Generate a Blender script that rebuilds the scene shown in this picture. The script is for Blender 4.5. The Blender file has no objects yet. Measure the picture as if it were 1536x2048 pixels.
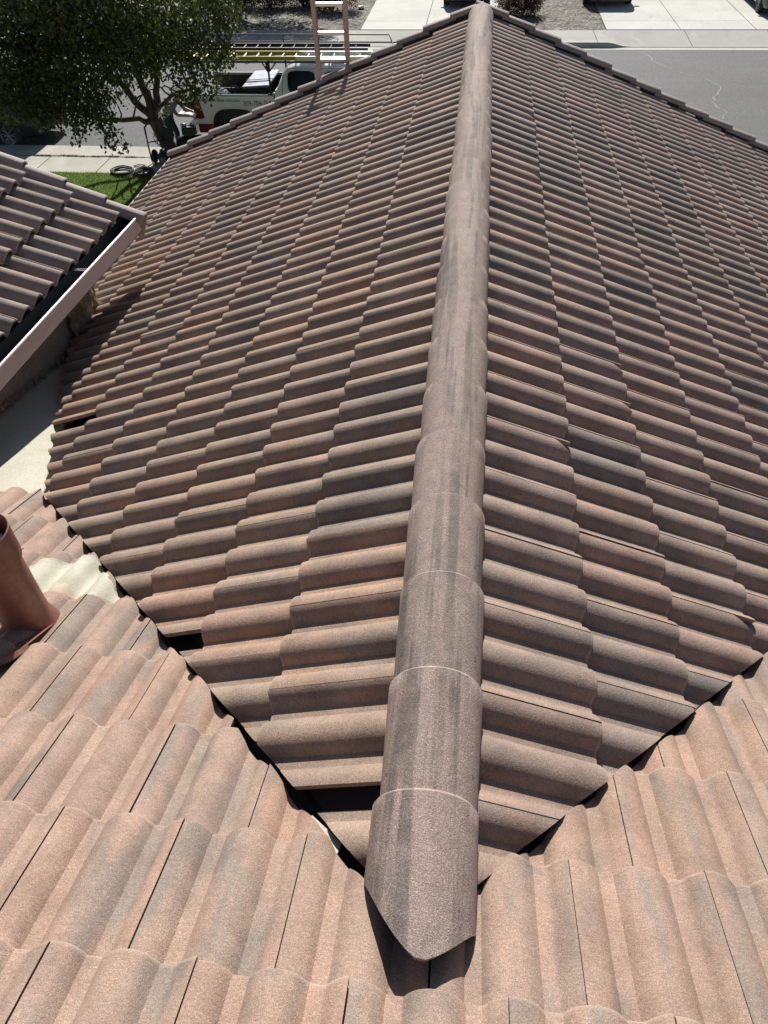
import bpy, bmesh, math, random
import numpy as np
from mathutils import Vector, Matrix
rng = random.Random(7)
nrg = np.random.default_rng(11)
D = bpy.data
sc = bpy.context.scene
COL = sc.collection

# ---------------------------------------------------------------- camera
F_PX, PITCH, YAW, ROLL, CX, CZ = 1482.13, 0.78010, 0.13021, 0.03186, 0.0184, 1.7613
cp, sp, cy_, sy_, cr, sr = math.cos(PITCH), math.sin(PITCH), math.cos(YAW), math.sin(YAW), math.cos(ROLL), math.sin(ROLL)
fwd = Vector((-sy_*cp, cy_*cp, -sp)); rgt = Vector((cy_, sy_, 0)); dwn = fwd.cross(rgt)
r2 = cr*rgt + sr*dwn; d2 = -sr*rgt + cr*dwn
cam = D.objects.new('camera', D.cameras.new('camera')); COL.objects.link(cam)
cam.matrix_world = Matrix(((r2.x, -d2.x, -fwd.x, CX), (r2.y, -d2.y, -fwd.y, 0), (r2.z, -d2.z, -fwd.z, CZ), (0, 0, 0, 1)))
cam.data.sensor_fit = 'VERTICAL'; cam.data.sensor_height = 36; cam.data.lens = F_PX/2048*36
cam.data.clip_start = 0.05; cam.data.clip_end = 600
sc.camera = cam

# ---------------------------------------------------------------- light
EL, AZ = math.radians(38), math.radians(4)          # sun beyond the ridge, a little to the left
sund = Vector((-math.sin(AZ)*math.cos(EL), math.cos(AZ)*math.cos(EL), math.sin(EL)))
w = D.worlds.new('World'); sc.world = w; w.use_nodes = True
nt = w.node_tree; bg = nt.nodes['Background']
sky = nt.nodes.new('ShaderNodeTexSky'); sky.sky_type = 'NISHITA'; sky.sun_disc = False
sky.sun_elevation = EL; sky.sun_rotation = -AZ; sky.air_density = 1.0; sky.dust_density = 0.8
nt.links.new(sky.outputs[0], bg.inputs[0]); bg.inputs[1].default_value = 0.05
sl = D.lights.new('sun', 'SUN'); sl.energy = 5.0; sl.angle = math.radians(0.55); sl.color = (1, .955, .89)
so = D.objects.new('sun', sl); COL.objects.link(so); so.location = (0, 0, 30)
so.rotation_mode = 'QUATERNION'; so.rotation_quaternion = sund.to_track_quat('Z', 'Y')
sc.view_settings.view_transform = 'Standard'; sc.view_settings.look = 'None'
sc.view_settings.exposure = 0.54; sc.view_settings.gamma = 1

# ---------------------------------------------------------------- materials
def mat(name, col=(.5, .5, .5), rough=.7, metal=0, build=None, spec=.5):
    m = D.materials.new(name); m.use_nodes = True
    n = m.node_tree; b = n.nodes['Principled BSDF']
    b.inputs['Base Color'].default_value = (*col, 1); b.inputs['Roughness'].default_value = rough
    b.inputs['Metallic'].default_value = metal; b.inputs['Specular IOR Level'].default_value = spec
    if build: build(n, b)
    return m
class NB:
    def __init__(s, n): s.n = n
    def node(s, t, **k):
        x = s.n.nodes.new(t)
        for a, v in k.items(): setattr(x, a, v)
        return x
    def link(s, a, b): s.n.links.new(a, b)
    def tc(s, out='Object'): return s.node('ShaderNodeTexCoord').outputs[out]
    def attr(s, name, out='Vector'): return s.node('ShaderNodeAttribute', attribute_name=name).outputs[out]
    def mapv(s, v, scale=(1, 1, 1), loc=(0, 0, 0)):
        m = s.node('ShaderNodeMapping'); m.inputs['Scale'].default_value = scale; m.inputs['Location'].default_value = loc
        s.link(v, m.inputs[0]); return m.outputs[0]
    def noise(s, v, scale, detail=4, rough=.55, out='Fac', dist=0):
        m = s.node('ShaderNodeTexNoise'); m.inputs['Scale'].default_value = scale; m.inputs['Detail'].default_value = detail
        m.inputs['Roughness'].default_value = rough; m.inputs['Distortion'].default_value = dist
        s.link(v, m.inputs['Vector']); return m.outputs[out]
    def vor(s, v, scale, out='Distance', rnd=1, feature='F1'):
        m = s.node('ShaderNodeTexVoronoi', feature=feature); m.inputs['Scale'].default_value = scale
        m.inputs['Randomness'].default_value = rnd; s.link(v, m.inputs['Vector']); return m.outputs[out]
    def ramp(s, f, stops, interp='LINEAR'):
        m = s.node('ShaderNodeValToRGB'); m.color_ramp.interpolation = interp
        e = m.color_ramp.elements
        while len(e) < len(stops): e.new(.5)
        for x, (p, c) in zip(e, stops):
            x.position = p; x.color = (*c, 1) if isinstance(c, tuple) else (c, c, c, 1)
        s.link(f, m.inputs[0]); return m.outputs[0]
    def mix(s, f, a, b, blend='MIX'):
        m = s.node('ShaderNodeMix', data_type='RGBA', blend_type=blend)
        for i, x in ((0, f), (6, a), (7, b)):
            if isinstance(x, (int, float)): m.inputs[i].default_value = x
            elif isinstance(x, tuple): m.inputs[i].default_value = (*x, 1)
            else: s.link(x, m.inputs[i])
        return m.outputs[2]
    def math(s, op, a, b=0, c=0):
        m = s.node('ShaderNodeMath', operation=op)
        for i, x in ((0, a), (1, b), (2, c)):
            if isinstance(x, (int, float)): m.inputs[i].default_value = x
            else: s.link(x, m.inputs[i])
        return m.outputs[0]
    def bump(s, h, strength, dist, b, prev=None):
        m = s.node('ShaderNodeBump'); m.inputs['Strength'].default_value = strength; m.inputs['Distance'].default_value = dist
        s.link(h, m.inputs['Height'])
        if prev: s.link(prev, m.inputs['Normal'])
        s.link(m.outputs[0], b.inputs['Normal']); return m.outputs[0]

def tile_mat(name, cols, grey=.5, dark=1.0, tcn='tuv'):
    def f(n, b):
        k = NB(n)
        tv = k.attr('tuv'); rnd = k.attr('rnd', 'Fac')
        base = k.ramp(rnd, [(i/(len(cols)-1), c) for i, c in enumerate(cols)])
        # broad bands of blended pigment running along each tile
        band = k.noise(k.mapv(tv, (9, 2.2, 1)), 1.0, 3, .6)
        bandm = k.ramp(band, [(.47, 0.0), (.63, 1.0)])
        c1 = k.mix(k.math('MULTIPLY', bandm, grey), base, (.188, .166, .144))
        redm = k.ramp(k.noise(k.mapv(tv, (14, 4.0, 1), (5, 3, 9)), 1.0, 3, .6), [(.55, 0.0), (.70, 1.0)])
        c2 = k.mix(k.math('MULTIPLY', redm, .42), c1, (.385, .232, .165))
        # weathering in blotches, brush texture, grain
        oc = k.tc()
        blot = k.ramp(k.noise(oc, 7, 5, .65), [(.30, .78), (.62, 1.10)])
        c3 = k.mix(1.0, c2, blot, 'MULTIPLY')
        fib = k.ramp(k.noise(k.mapv(tv, (70, 190, 1)), 1.0, 4, .7), [(.30, .84), (.70, 1.14)])
        c4 = k.mix(1.0, c3, fib, 'MULTIPLY')
        gr = k.noise(oc, 420, 2, .75)
        g1 = k.ramp(gr, [(.32, .30), (.44, .90), (.56, 1.08), (.66, 2.1)])
        c5 = k.mix(.60, c4, g1, 'MULTIPLY')
        pit = k.ramp(k.vor(oc, 60, rnd=1), [(.035, .30), (.075, 1.0)])
        c6 = k.mix(.8, c5, pit, 'MULTIPLY')
        ed = k.attr('edge', 'Fac'); c6 = k.mix(k.math('MULTIPLY', ed, .30), c6, (.46, .37, .31))
        k.link(c6, b.inputs['Base Color'])
        h = k.math('ADD', k.math('MULTIPLY', gr, 1.0), k.math('MULTIPLY', k.noise(oc, 150, 3, .6), 1.2))
        k.bump(h, .55, .0022, b)
        b.inputs['Roughness'].default_value = .78
    return mat(name, rough=.78, build=f, spec=.35)
TERRA = [(.250, .150, .112), (.335, .190, .138), (.290, .182, .140), (.345, .215, .158), (.235, .165, .130), (.310, .170, .122)]
M_tile = tile_mat('concrete_tile', [(.318, .220, .160), (.272, .203, .155), (.340, .222, .158), (.225, .180, .145), (.325, .236, .176), (.290, .202, .150)], .5)
M_tile_right = tile_mat('concrete_tile_rosy', [(.290, .207, .165), (.250, .190, .157), (.312, .212, .166), (.200, .166, .142), (.298, .220, .178), (.268, .190, .152)], .5)
M_tile_main = tile_mat('concrete_tile_tan', [(.318, .213, .158), (.288, .205, .158), (.335, .218, .158), (.298, .212, .166), (.325, .226, .172)], .74)  # tan and salmon tile blend with stronger grey bands
M_tile_left = tile_mat('concrete_tile_grey', [(.245, .195, .172), (.225, .190, .172), (.262, .200, .172), (.215, .188, .170)], .6)
def f(n, b):
    k = NB(n); oc = k.tc(); tv = k.attr('tuv'); rnd = k.attr('rnd', 'Fac')
    base = k.ramp(rnd, [(0, (.270, .212, .182)), (.5, (.298, .230, .197)), (1, (.252, .202, .175))])
    st = k.noise(k.mapv(tv, (19, .8, 1)), 1.0, 3, .6)
    stm = k.ramp(st, [(.50, 0.0), (.59, 1.0)])
    brk = k.ramp(k.noise(oc, 9, 5, .7), [(.35, .45), (.65, 1.0)])
    c = k.mix(k.math('MULTIPLY', k.math('MULTIPLY', stm, brk), .82), base, (.085, .075, .066))
    side = k.ramp(k.noise(k.mapv(tv, (9, 1.2, 1), (3, 7, 1)), 1.0, 3), [(.5, 0.0), (.62, 1.0)])
    c = k.mix(k.math('MULTIPLY', side, .5), c, (.285, .205, .170))
    gr = k.noise(oc, 400, 2, .75)
    c = k.mix(.8, c, k.ramp(gr, [(.32, .28), (.44, .88), (.56, 1.10), (.66, 2.3)]), 'MULTIPLY')
    c = k.mix(1, c, k.ramp(k.noise(oc, 26, 4, .6), [(.3, .85), (.7, 1.12)]), 'MULTIPLY')
    ed = k.attr('edge', 'Fac'); c = k.mix(k.math('MULTIPLY', ed, .20), c, (.50, .43, .38))
    k.link(c, b.inputs['Base Color'])
    k.bump(k.math('ADD', gr, k.noise(oc, 140, 3)), .6, .0025, b)
M_cap = mat('ridge_concrete', rough=.8, build=f, spec=.35)
CAPK = f
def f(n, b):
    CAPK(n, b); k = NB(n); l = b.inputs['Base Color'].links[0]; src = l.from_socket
    k.link(k.mix(.5, src, (.36, .31, .285)), b.inputs['Base Color'])  # cap colour paled to put sun gloss on the rolls into the colour
M_rake = mat('rake_concrete_sunlit', rough=.7, build=f, spec=.45)
def conc(name, c0, c1, sc_=1.3, grain=220, spots=.5, stain=(.25, .24, .2)):
    def f(n, b):
        k = NB(n); oc = k.tc()
        a = k.noise(oc, sc_, 6, .65, dist=.6)
        c = k.mix(k.ramp(a, [(.33, 0.0), (.66, 1.0)]), c0, c1)
        s = k.ramp(k.noise(k.mapv(oc, (1, .35, 1), (4, 2, 0)), 1.1, 5, .7, dist=1.5), [(.56, 0.0), (.72, 1.0)])
        c = k.mix(k.math('MULTIPLY', s, spots), c, stain)
        g = k.noise(oc, grain, 2, .7)
        c = k.mix(.6, c, k.ramp(g, [(.3, .72), (.7, 1.22)]), 'MULTIPLY')
        k.link(c, b.inputs['Base Color']); k.bump(g, .4, .002, b)
    return mat(name, rough=.85, build=f, spec=.3)
M_walk = conc('sidewalk_concrete', (.34, .335, .29), (.42, .41, .365), 1.2, 90, .45)
M_walk_near = conc('near_concrete', (.33, .325, .275), (.43, .42, .36), 1.0, 90, .5)
M_drive = conc('driveway_concrete', (.43, .43, .385), (.52, .52, .47), .7, 90, .75, (.33, .33, .29))
M_apron = conc('apron_concrete', (.29, .29, .26), (.36, .36, .325), .8, 90, .7, (.44, .44, .40))
M_kerb = conc('kerb_concrete', (.38, .38, .345), (.45, .45, .41), 2, 90, .3)
M_cream = conc('elastomeric_coating', (.42, .40, .32), (.50, .48, .40), 3, 120, .5, (.30, .26, .18))
M_stucco = conc('stucco', (.30, .25, .19), (.38, .32, .25), 4, 60, .6, (.16, .12, .09))
M_flash = conc('lead_flashing', (.38, .36, .28), (.48, .46, .38), 9, 160, .65, (.28, .22, .12))
_n = M_flash.node_tree; _k = NB(_n); _b = _n.nodes['Principled BSDF']; _src = _b.inputs['Base Color'].links[0].from_socket
_vm = _k.node('ShaderNodeVectorMath', operation='DISTANCE'); _k.link(_k.tc(), _vm.inputs[0]); _vm.inputs[1].default_value = (-1.50, 1.50, -.44)
_d = _k.math('ADD', _vm.outputs['Value'], _k.math('MULTIPLY', _k.noise(_k.tc(), 12, 4, .7), .12))
_k.link(_k.mix(_k.ramp(_d, [(.19, .85), (.27, 0.0)]), _src, (.36, .17, .11)), _b.inputs['Base Color'])   # overspray from painting the pipe
def f(n, b):
    k = NB(n); oc = k.tc()
    g = k.vor(oc, 55, 'Color'); g2 = k.noise(oc, 34, 3, .8)
    gg = k.ramp(g2, [(.35, .55), (.5, 1.0), (.66, 1.75)])
    big = k.ramp(k.noise(k.mapv(oc, (.25, 1, 1)), .8, 5, .6), [(.3, .88), (.7, 1.12)])
    c = k.mix(1, (.076, .079, .078), gg, 'MULTIPLY'); c = k.mix(1, c, big, 'MULTIPLY')
    k.link(c, b.inputs['Base Color']); k.bump(g2, .8, .01, b)
M_asph = mat('asphalt', rough=.8, build=f, spec=.4)
def f(n, b):
    k = NB(n); oc = k.tc()
    v = k.node('ShaderNodeTexVoronoi'); v.inputs['Scale'].default_value = 17; k.link(oc, v.inputs['Vector'])
    c = k.ramp(k.math('FRACT', k.math('MULTIPLY', v.outputs['Color'], 1.0)), [(0, (.045, .040, .032)), (.45, (.13, .115, .09)), (.75, (.24, .22, .18)), (1, (.55, .53, .48))])
    big = k.ramp(k.noise(oc, .9, 5, .6), [(.35, .45), (.62, 1.15)])
    gm = k.ramp(k.noise(oc, 1.7, 4, .6), [(.52, 0.0), (.66, 1.0)])
    c = k.mix(1, c, big, 'MULTIPLY'); c = k.mix(k.math('MULTIPLY', gm, .5), c, (.13, .12, .06))
    k.link(c, b.inputs['Base Color']); k.bump(v.outputs['Distance'], 1, .03, b)
M_gravel = mat('yard_gravel', rough=.9, build=f)
M_soil = mat('soil', (.10, .085, .06), .95)
def f(n, b):
    k = NB(n); oc = k.tc()
    c = k.mix(k.ramp(k.noise(oc, 3, 4), [(.35, 0.0), (.65, 1.0)]), (.045, .11, .012), (.085, .17, .02))
    k.link(c, b.inputs['Base Color'])
M_turf = mat('turf', rough=.9, build=f)
def leafm(name, a, c, d, tr=.35):
    m = D.materials.new(name); m.use_nodes = True; n = m.node_tree; b = n.nodes['Principled BSDF']; k = NB(n)
    r = k.attr('rnd', 'Fac'); col = k.ramp(r, [(0, a), (.5, c), (1, d)])
    k.link(col, b.inputs['Base Color']); b.inputs['Roughness'].default_value = .6
    t = k.node('ShaderNodeBsdfTranslucent'); k.link(col, t.inputs[0])
    mx = k.node('ShaderNodeMixShader'); mx.inputs[0].default_value = tr
    k.link(b.outputs[0], mx.inputs[1]); k.link(t.outputs[0], mx.inputs[2]); k.link(mx.outputs[0], n.nodes['Material Output'].inputs[0])
    return m
M_leaf = leafm('tree_leaf', (.030, .040, .010), (.065, .085, .018), (.17, .19, .06), .26)
M_grass = leafm('lawn_grass', (.085, .145, .014), (.13, .21, .022), (.21, .28, .045), .45)
M_leaf_red = leafm('photinia_leaf', (.05, .012, .010), (.10, .03, .018), (.075, .075, .02))
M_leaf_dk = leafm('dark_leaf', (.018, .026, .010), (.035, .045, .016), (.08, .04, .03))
def f(n, b):
    k = NB(n); oc = k.tc(); s = k.noise(k.mapv(oc, (14, 14, 2.2)), 1, 5, .7)
    k.link(k.ramp(s, [(.3, (.028, .022, .017)), (.7, (.085, .070, .055))]), b.inputs['Base Color']); k.bump(s, 1, .03, b)
M_bark = mat('bark', rough=.9, build=f)
def paint(name, col, rough=.3, dirt=.12, metal=0, coat=.4):
    def f(n, b):
        k = NB(n); oc = k.tc()
        d = k.ramp(k.noise(oc, 3.5, 6, .7), [(.45, 0.0), (.75, 1.0)])
        k.link(k.mix(k.math('MULTIPLY', d, dirt), col, (.20, .17, .13)), b.inputs['Base Color'])
        b.inputs['Coat Weight'].default_value = coat
    return mat(name, col, rough, metal, f)
M_white = paint('truck_paint', (.70, .72, .72), .3)
M_bronze = paint('bronze_paint', (.26, .215, .175), .35, .15, .4)
M_blackcar = paint('black_paint', (.012, .012, .014), .2)
M_darkcar = paint('charcoal_paint', (.010, .011, .013), .25)
M_red = mat('tail_light', (.15, .006, .012), .2)
M_redstripe = paint('red_stripe', (.17, .012, .018), .35)
M_glass = mat('dark_glass', (.006, .007, .008), .08, spec=.18)
M_black = mat('black_steel', (.014, .014, .016), .45)
M_rubber = mat('rubber', (.018, .018, .018), .75)
M_chrome = mat('chrome', (.62, .62, .62), .18, 1)
M_alu = mat('aluminium', (.66, .66, .67), .32, 1)
M_rim = mat('alloy', (.30, .30, .31), .35, .8)
M_yellow = paint('fibreglass_yellow', (.42, .34, .035), .5, .25, 0, 0)
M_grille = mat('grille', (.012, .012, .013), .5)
M_bedgrey = mat('bed_liner', (.02, .02, .022), .6)
M_plate = mat('plate_white', (.55, .58, .56), .5)
M_ink = mat('lettering_black', (.02, .03, .03), .5)
M_inkred = mat('lettering_maroon', (.05, .022, .02), .5)
def f(n, b):
    k = NB(n); oc = k.tc(); s = k.noise(oc, 5, 6, .7)
    k.link(k.ramp(s, [(.35, (.09, .11, .145)), (.55, (.15, .18, .22)), (.7, (.05, .06, .08))]), b.inputs['Base Color'])
    k.link(k.ramp(s, [(.3, .35), (.7, .6)]), b.inputs['Roughness'])
M_tool = mat('diamond_plate', metal=.35, build=f)
def f(n, b):
    k = NB(n); oc = k.tc(); s = k.noise(k.mapv(oc, (4, 4, 2)), 2, 6, .7)
    k.link(k.ramp(s, [(.35, (.13, .060, .042)), (.55, (.22, .095, .065)), (.72, (.33, .19, .14))]), b.inputs['Base Color'])
    k.link(k.ramp(k.noise(oc, 11, 4), [(.3, .38), (.7, .62)]), b.inputs['Roughness'])
M_vent = mat('terracotta_paint', rough=.5, build=f)
M_cobweb = mat('vent_disc', (.50, .49, .45), .8)
def f(n, b):
    k = NB(n); oc = k.tc()
    k.link(k.ramp(k.noise(k.mapv(oc, (3, 1.2, 3)), 2, 5, .6), [(.3, (.42, .35, .33)), (.7, (.54, .46, .44))]), b.inputs['Base Color'])
M_gut = mat('gutter_taupe', rough=.4, build=f)
M_lip = mat('gutter_lip', (.62, .60, .58), .35)
M_gutin = mat('gutter_inside', (.030, .040, .038), .6)
M_pinkpaint = conc('splattered_ladder_paint', (.36, .27, .25), (.46, .37, .34), 14, 100, .5, (.30, .17, .14))
M_felt = mat('underlayment', (.10, .074, .060), .9)
M_fascia = mat('fascia_trim', (.62, .60, .55), .5)
M_skin = mat('skin', (.36, .20, .13), .55)
M_shirt = mat('grey_shirt', (.17, .18, .185), .9)
M_jeans = mat('jeans', (.035, .05, .075), .9)
M_hair = mat('dark_hair', (.018, .011, .010), .6)

# ---------------------------------------------------------------- object helpers
def tag(o, label=None, cat=None, group=None, kind=None):
    if label: o['label'] = label
    if cat: o['category'] = cat
    if group: o['group'] = group
    if kind: o['kind'] = kind
    return o
def empty(name, loc=(0, 0, 0), rz=0, label=None, cat=None, group=None):
    o = D.objects.new(name, None); COL.objects.link(o); o.location = loc; o.rotation_euler = (0, 0, rz)
    return tag(o, label, cat, group)
class MB:
    def __init__(s): s.v = []; s.f = []; s.m = []; s.attrs = []
    def add(s, v, f, mi=0):
        o = len(s.v); s.v += [tuple(p) for p in v]; s.f += [tuple(i+o for i in q) for q in f]; s.m += [mi]*len(f)
    def box(s, c, d, mi=0, R=None, taper=1):
        x, y, z = [k/2 for k in d]; P = []
        for sx, sy, sz in ((-1, -1, -1), (1, -1, -1), (1, 1, -1), (-1, 1, -1), (-1, -1, 1), (1, -1, 1), (1, 1, 1), (-1, 1, 1)):
            t = taper if sz > 0 else 1
            p = Vector((sx*x*t, sy*y*t, sz*z))
            if R: p = R @ p
            P.append(Vector(c)+p)
        s.add(P, [(0, 3, 2, 1), (4, 5, 6, 7), (0, 1, 5, 4), (1, 2, 6, 5), (2, 3, 7, 6), (3, 0, 4, 7)], mi)
    def bb(s, x0, x1, y0, y1, z0, z1, mi=0): s.box(((x0+x1)/2, (y0+y1)/2, (z0+z1)/2), (x1-x0, y1-y0, z1-z0), mi)
    def tube(s, path, r, n=10, mi=0, cap=True):
        path = [Vector(p) for p in path]; m = len(path); rs = r if isinstance(r, (list, tuple)) else [r]*m
        V = []; up = Vector((0, 0, 1)); prev = None
        for i, p in enumerate(path):
            t = (path[min(i+1, m-1)]-path[max(i-1, 0)]).normalized()
            if prev is None:
                a = t.cross(up); a = a if a.length > .05 else t.cross(Vector((1, 0, 0)))
            else: a = prev - t*prev.dot(t)
            a.normalize(); prev = a; b = t.cross(a)
            for j in range(n):
                q = 2*math.pi*j/n; V.append(p+rs[i]*(a*math.cos(q)+b*math.sin(q)))
        Fc = [(i*n+j, i*n+(j+1) % n, (i+1)*n+(j+1) % n, (i+1)*n+j) for i in range(m-1) for j in range(n)]
        if cap: Fc += [tuple(range(n))[::-1], tuple(range((m-1)*n, m*n))]
        s.add(V, Fc, mi)
    def lathe(s, prof, c, axis='z', n=24, mi=0, closed=False):
        V = []
        for r, h in prof:
            for j in range(n):
                q = 2*math.pi*j/n; a, b = r*math.cos(q), r*math.sin(q)
                p = (a, b, h) if axis == 'z' else ((a, h, b) if axis == 'y' else (h, a, b))
                V.append(Vector(c)+Vector(p))
        m = len(prof)
        Fc = [(i*n+j, i*n+(j+1) % n, ((i+1) % m)*n+(j+1) % n, ((i+1) % m)*n+j) for i in range(m if closed else m-1) for j in range(n)]
        s.add(V, Fc, mi)
    def loft(s, secs, mi=0, close=True, caps=True):
        n = len(secs[0]); V = [p for q in secs for p in q]
        Fc = []
        for i in range(len(secs)-1):
            for j in range(n if close else n-1):
                Fc.append((i*n+j, i*n+(j+1) % n, (i+1)*n+(j+1) % n, (i+1)*n+j))
        if caps: Fc += [tuple(range(n))[::-1], tuple(range((len(secs)-1)*n, len(secs)*n))]
        s.add(V, Fc, mi)
    def build(s, name, mats, parent=None, smooth=None, rel=True, bevel=0, fix=True):
        me = D.meshes.new(name); me.from_pydata(s.v, [], s.f)
        if not isinstance(mats, (list, tuple)): mats = [mats]
        for m_ in mats: me.materials.append(m_)
        if len(mats) > 1: me.polygons.foreach_set('material_index', s.m)
        if fix:
            bm = bmesh.new(); bm.from_mesh(me); bmesh.ops.recalc_face_normals(bm, faces=bm.faces)
            if bevel: bmesh.ops.bevel(bm, geom=[e for e in bm.edges if e.is_manifold and e.calc_face_angle(0) > .6], offset=bevel, segments=2, affect='EDGES', clamp_overlap=True)
            bm.to_mesh(me); bm.free()
        return link(name, me, parent, smooth, rel)
def wloc(o):
    p = Vector((0, 0, 0))
    while o is not None: p += o.location; o = o.parent
    return p
def link(name, me, parent=None, smooth=None, world=False):
    # world=True: mesh was written in world coordinates and the parent is not rotated
    if smooth is not None:
        me.polygons.foreach_set('use_smooth', [True]*len(me.polygons)); me.set_sharp_from_angle(angle=math.radians(smooth))
    o = D.objects.new(name, me); COL.objects.link(o)
    if parent is not None:
        o.parent = parent
        if world: o.location = -wloc(parent)
    return o
def arc(cx, cy, r, a0, a1, n): return [(cx+r*math.cos(math.radians(a0+(a1-a0)*i/n)), cy+r*math.sin(math.radians(a0+(a1-a0)*i/n))) for i in range(n+1)]

# ---------------------------------------------------------------- levels
TH = math.radians(22.6); CT, ST = math.cos(TH), math.sin(TH); TAN = ST/CT
Y0 = .48                                 # where the gable ridge dies into the main slope
ZS = -4.90                               # street
ZW = -4.77                               # pavements
ZL = -4.74                               # near lawn
YK = 29.3                                # far kerb line

# ================================================================ GROUND
g = MB(); g.bb(-300, 300, -200, 400, ZS-1.2, ZS-.21); tag(g.build('ground', M_soil), kind='structure')
g = MB(); g.bb(-80, 80, 18.9, YK, ZS-.2, ZS); tag(g.build('street', M_asph), kind='structure')
g = MB(); g.bb(-80, 80, YK-.02, YK+.28, ZS-.19, ZS+.004); g.build('gutter_strip', M_kerb).__setitem__('kind', 'structure')
g = MB()                                  # far kerb with dips at the driveways
def kh(x):
    def dip(a, b, s=.75):
        if x < a-s or x > b+s: return 1.
        if a <= x <= b: return 0.
        t = (a-x)/s if x < a else (x-b)/s
        return t*t*(3-2*t)
    return .022+.125*min(dip(-4.6, .9), dip(5.0, 12.5))
xs = [-80, -30] + [-8+.15*i for i in range(150)] + [30, 80]
secs = [[(x, YK+.28, ZS-.15), (x, YK+.28, ZS+.01), (x, YK+.30, ZS+kh(x)), (x, YK+.44, ZS+kh(x)+.004), (x, YK+.44, ZS-.15)] for x in xs]
g.loft(secs); tag(g.build('kerb', M_kerb, smooth=40), kind='structure')
g = MB()                                  # far pavement, slopes to the kerb where it dips
V = []; 
for i, x in enumerate(xs):
    V += [(x, YK+.445, ZS+kh(x)), (x, 31.42, ZW+.0)]
g.add(V, [(2*i, 2*i+2, 2*i+3, 2*i+1) for i in range(len(xs)-1)])
tag(g.build('pavement_base', M_apron, smooth=40), kind='structure')
g = MB()
for x in (-14.2, -11.0, -7.9, -5.75, 3.95, 7.1, 9.9, 13):   # dark joints across the pavement
    g.add([(x-.011, YK+.31, ZS+kh(x)+.004), (x+.011, YK+.31, ZS+kh(x)+.004), (x+.011, YK+.445, ZS+kh(x)+.007), (x+.011, 31.42, ZW+.005), (x-.011, 31.42, ZW+.005), (x-.011, YK+.445, ZS+kh(x)+.007)], [(0, 1, 2, 5), (5, 2, 3, 4)])
g.bb(-80, 80, 31.405, 31.43, ZS, ZW+.004)
tag(g.build('pavement_joints', M_soil), kind='structure')
def drive(x0, x1, jx, jy):
    g = MB(); xs_ = [x0]+jx+[x1]; ys_ = [31.44]+jy+[44]
    for a, b in zip(xs_, xs_[1:]):
        for c, d in zip(ys_, ys_[1:]):
            g.bb(a+.011, b-.011, c+.011, d-.011, ZS, ZW+.012)
    tag(g.build('driveway', M_drive), kind='structure')
drive(-4.4, .62, [-2.04], [32.75, 37.5]); drive(4.42, 16, [6.98, 9.55], [32.75, 36.25])
g = MB()
for a, b in ((-80, -4.41), (.63, 4.41), (16, 80)):
    nx, ny = int(min(b-a, 14)/.12), 90
    xa = a if b-a < 20 else (b-14 if b < 0 else a)
    V = [(xa+(min(b, xa+14)-xa)*i/nx, 31.44+12.5*j/ny, ZW-.02+.035*rng.random()) for j in range(ny+1) for i in range(nx+1)]
    g.add(V, [(j*(nx+1)+i, j*(nx+1)+i+1, (j+1)*(nx+1)+i+1, (j+1)*(nx+1)+i) for j in range(ny) for i in range(nx)])
g.bb(-80, -18.4, 31.44, 44, ZS, ZW); g.bb(-80, 80, 44, 90, ZS-.1, ZW-.03)
tag(g.build('front_yard_gravel', M_gravel, fix=False), kind='structure')
# near side
g = MB()
for a, b in ((-30, -13.6), (-13.6, -12.05), (-12.05, -10.5), (-10.5, -8.95), (-8.95, -7.4), (-7.4, -5.8), (-5.8, 10)):
    g.bb(a+.01, b-.01, 17.38, 18.42, ZS-.1, ZW)
tag(g.build('near_sidewalk', M_walk_near), kind='structure')
g = MB(); g.bb(-30, 10, 18.50, 19.22, ZS-.1, ZW-.012); g.bb(-30, 10, 19.22, 19.36, ZS-.1, ZS+.03); tag(g.build('near_kerb', M_walk_near), kind='structure')
g = MB(); g.bb(-30, 10, 6, 17.39, ZS-.1, ZL-.03, 1); g.bb(-30, 10, 18.40, 18.52, ZS-.1, ZW-.02); tag(g.build('lawn', [M_soil, M_turf]), kind='structure')
# grass blades where the photo shows lawn, plus weeds in the kerb joint
def blades(name, boxes, n, hmin, hmax, width, m):
    V = []; Fc = []; R = []
    for (x0, x1, y0, y1, z), k in zip(boxes, n):
        for _ in range(k):
            x, y = rng.uniform(x0, x1), rng.uniform(y0, y1); h = rng.uniform(hmin, hmax); a = rng.uniform(0, 6.28)
            dx, dy = math.cos(a)*width, math.sin(a)*width; lx, ly = rng.gauss(0, .35)*h, rng.gauss(0, .35)*h
            o = len(V); V += [(x-dx, y-dy, z), (x+dx, y+dy, z), (x+lx, y+ly, z+h)]; Fc.append((o, o+1, o+2))
    me = D.meshes.new(name); me.from_pydata(V, [], Fc); a = me.attributes.new('rnd', 'FLOAT', 'POINT'); a.data.foreach_set('value', np.repeat(nrg.random(len(V)//3), 3).astype('f')); me.materials.append(m); return link(name, me)
tag(blades('grass', [(-12.0, -5.0, 13.2, 17.40, ZL-.035)], [95000], .025, .055, .006, M_grass), kind='stuff')
g_ = D.materials.new('x')
M_weed = mat('dry_weed', (.12, .125, .045), .8)
wb = [(x, x+.25, 18.41, 18.41+rng.uniform(.04, .12), ZW-.02) for x in np.arange(-11.2, -6, .22)]
tag(blades('weeds', wb, [int(620*rng.random()**1.3) for _ in wb], .015, .06, .006, M_weed), kind='stuff')
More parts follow.
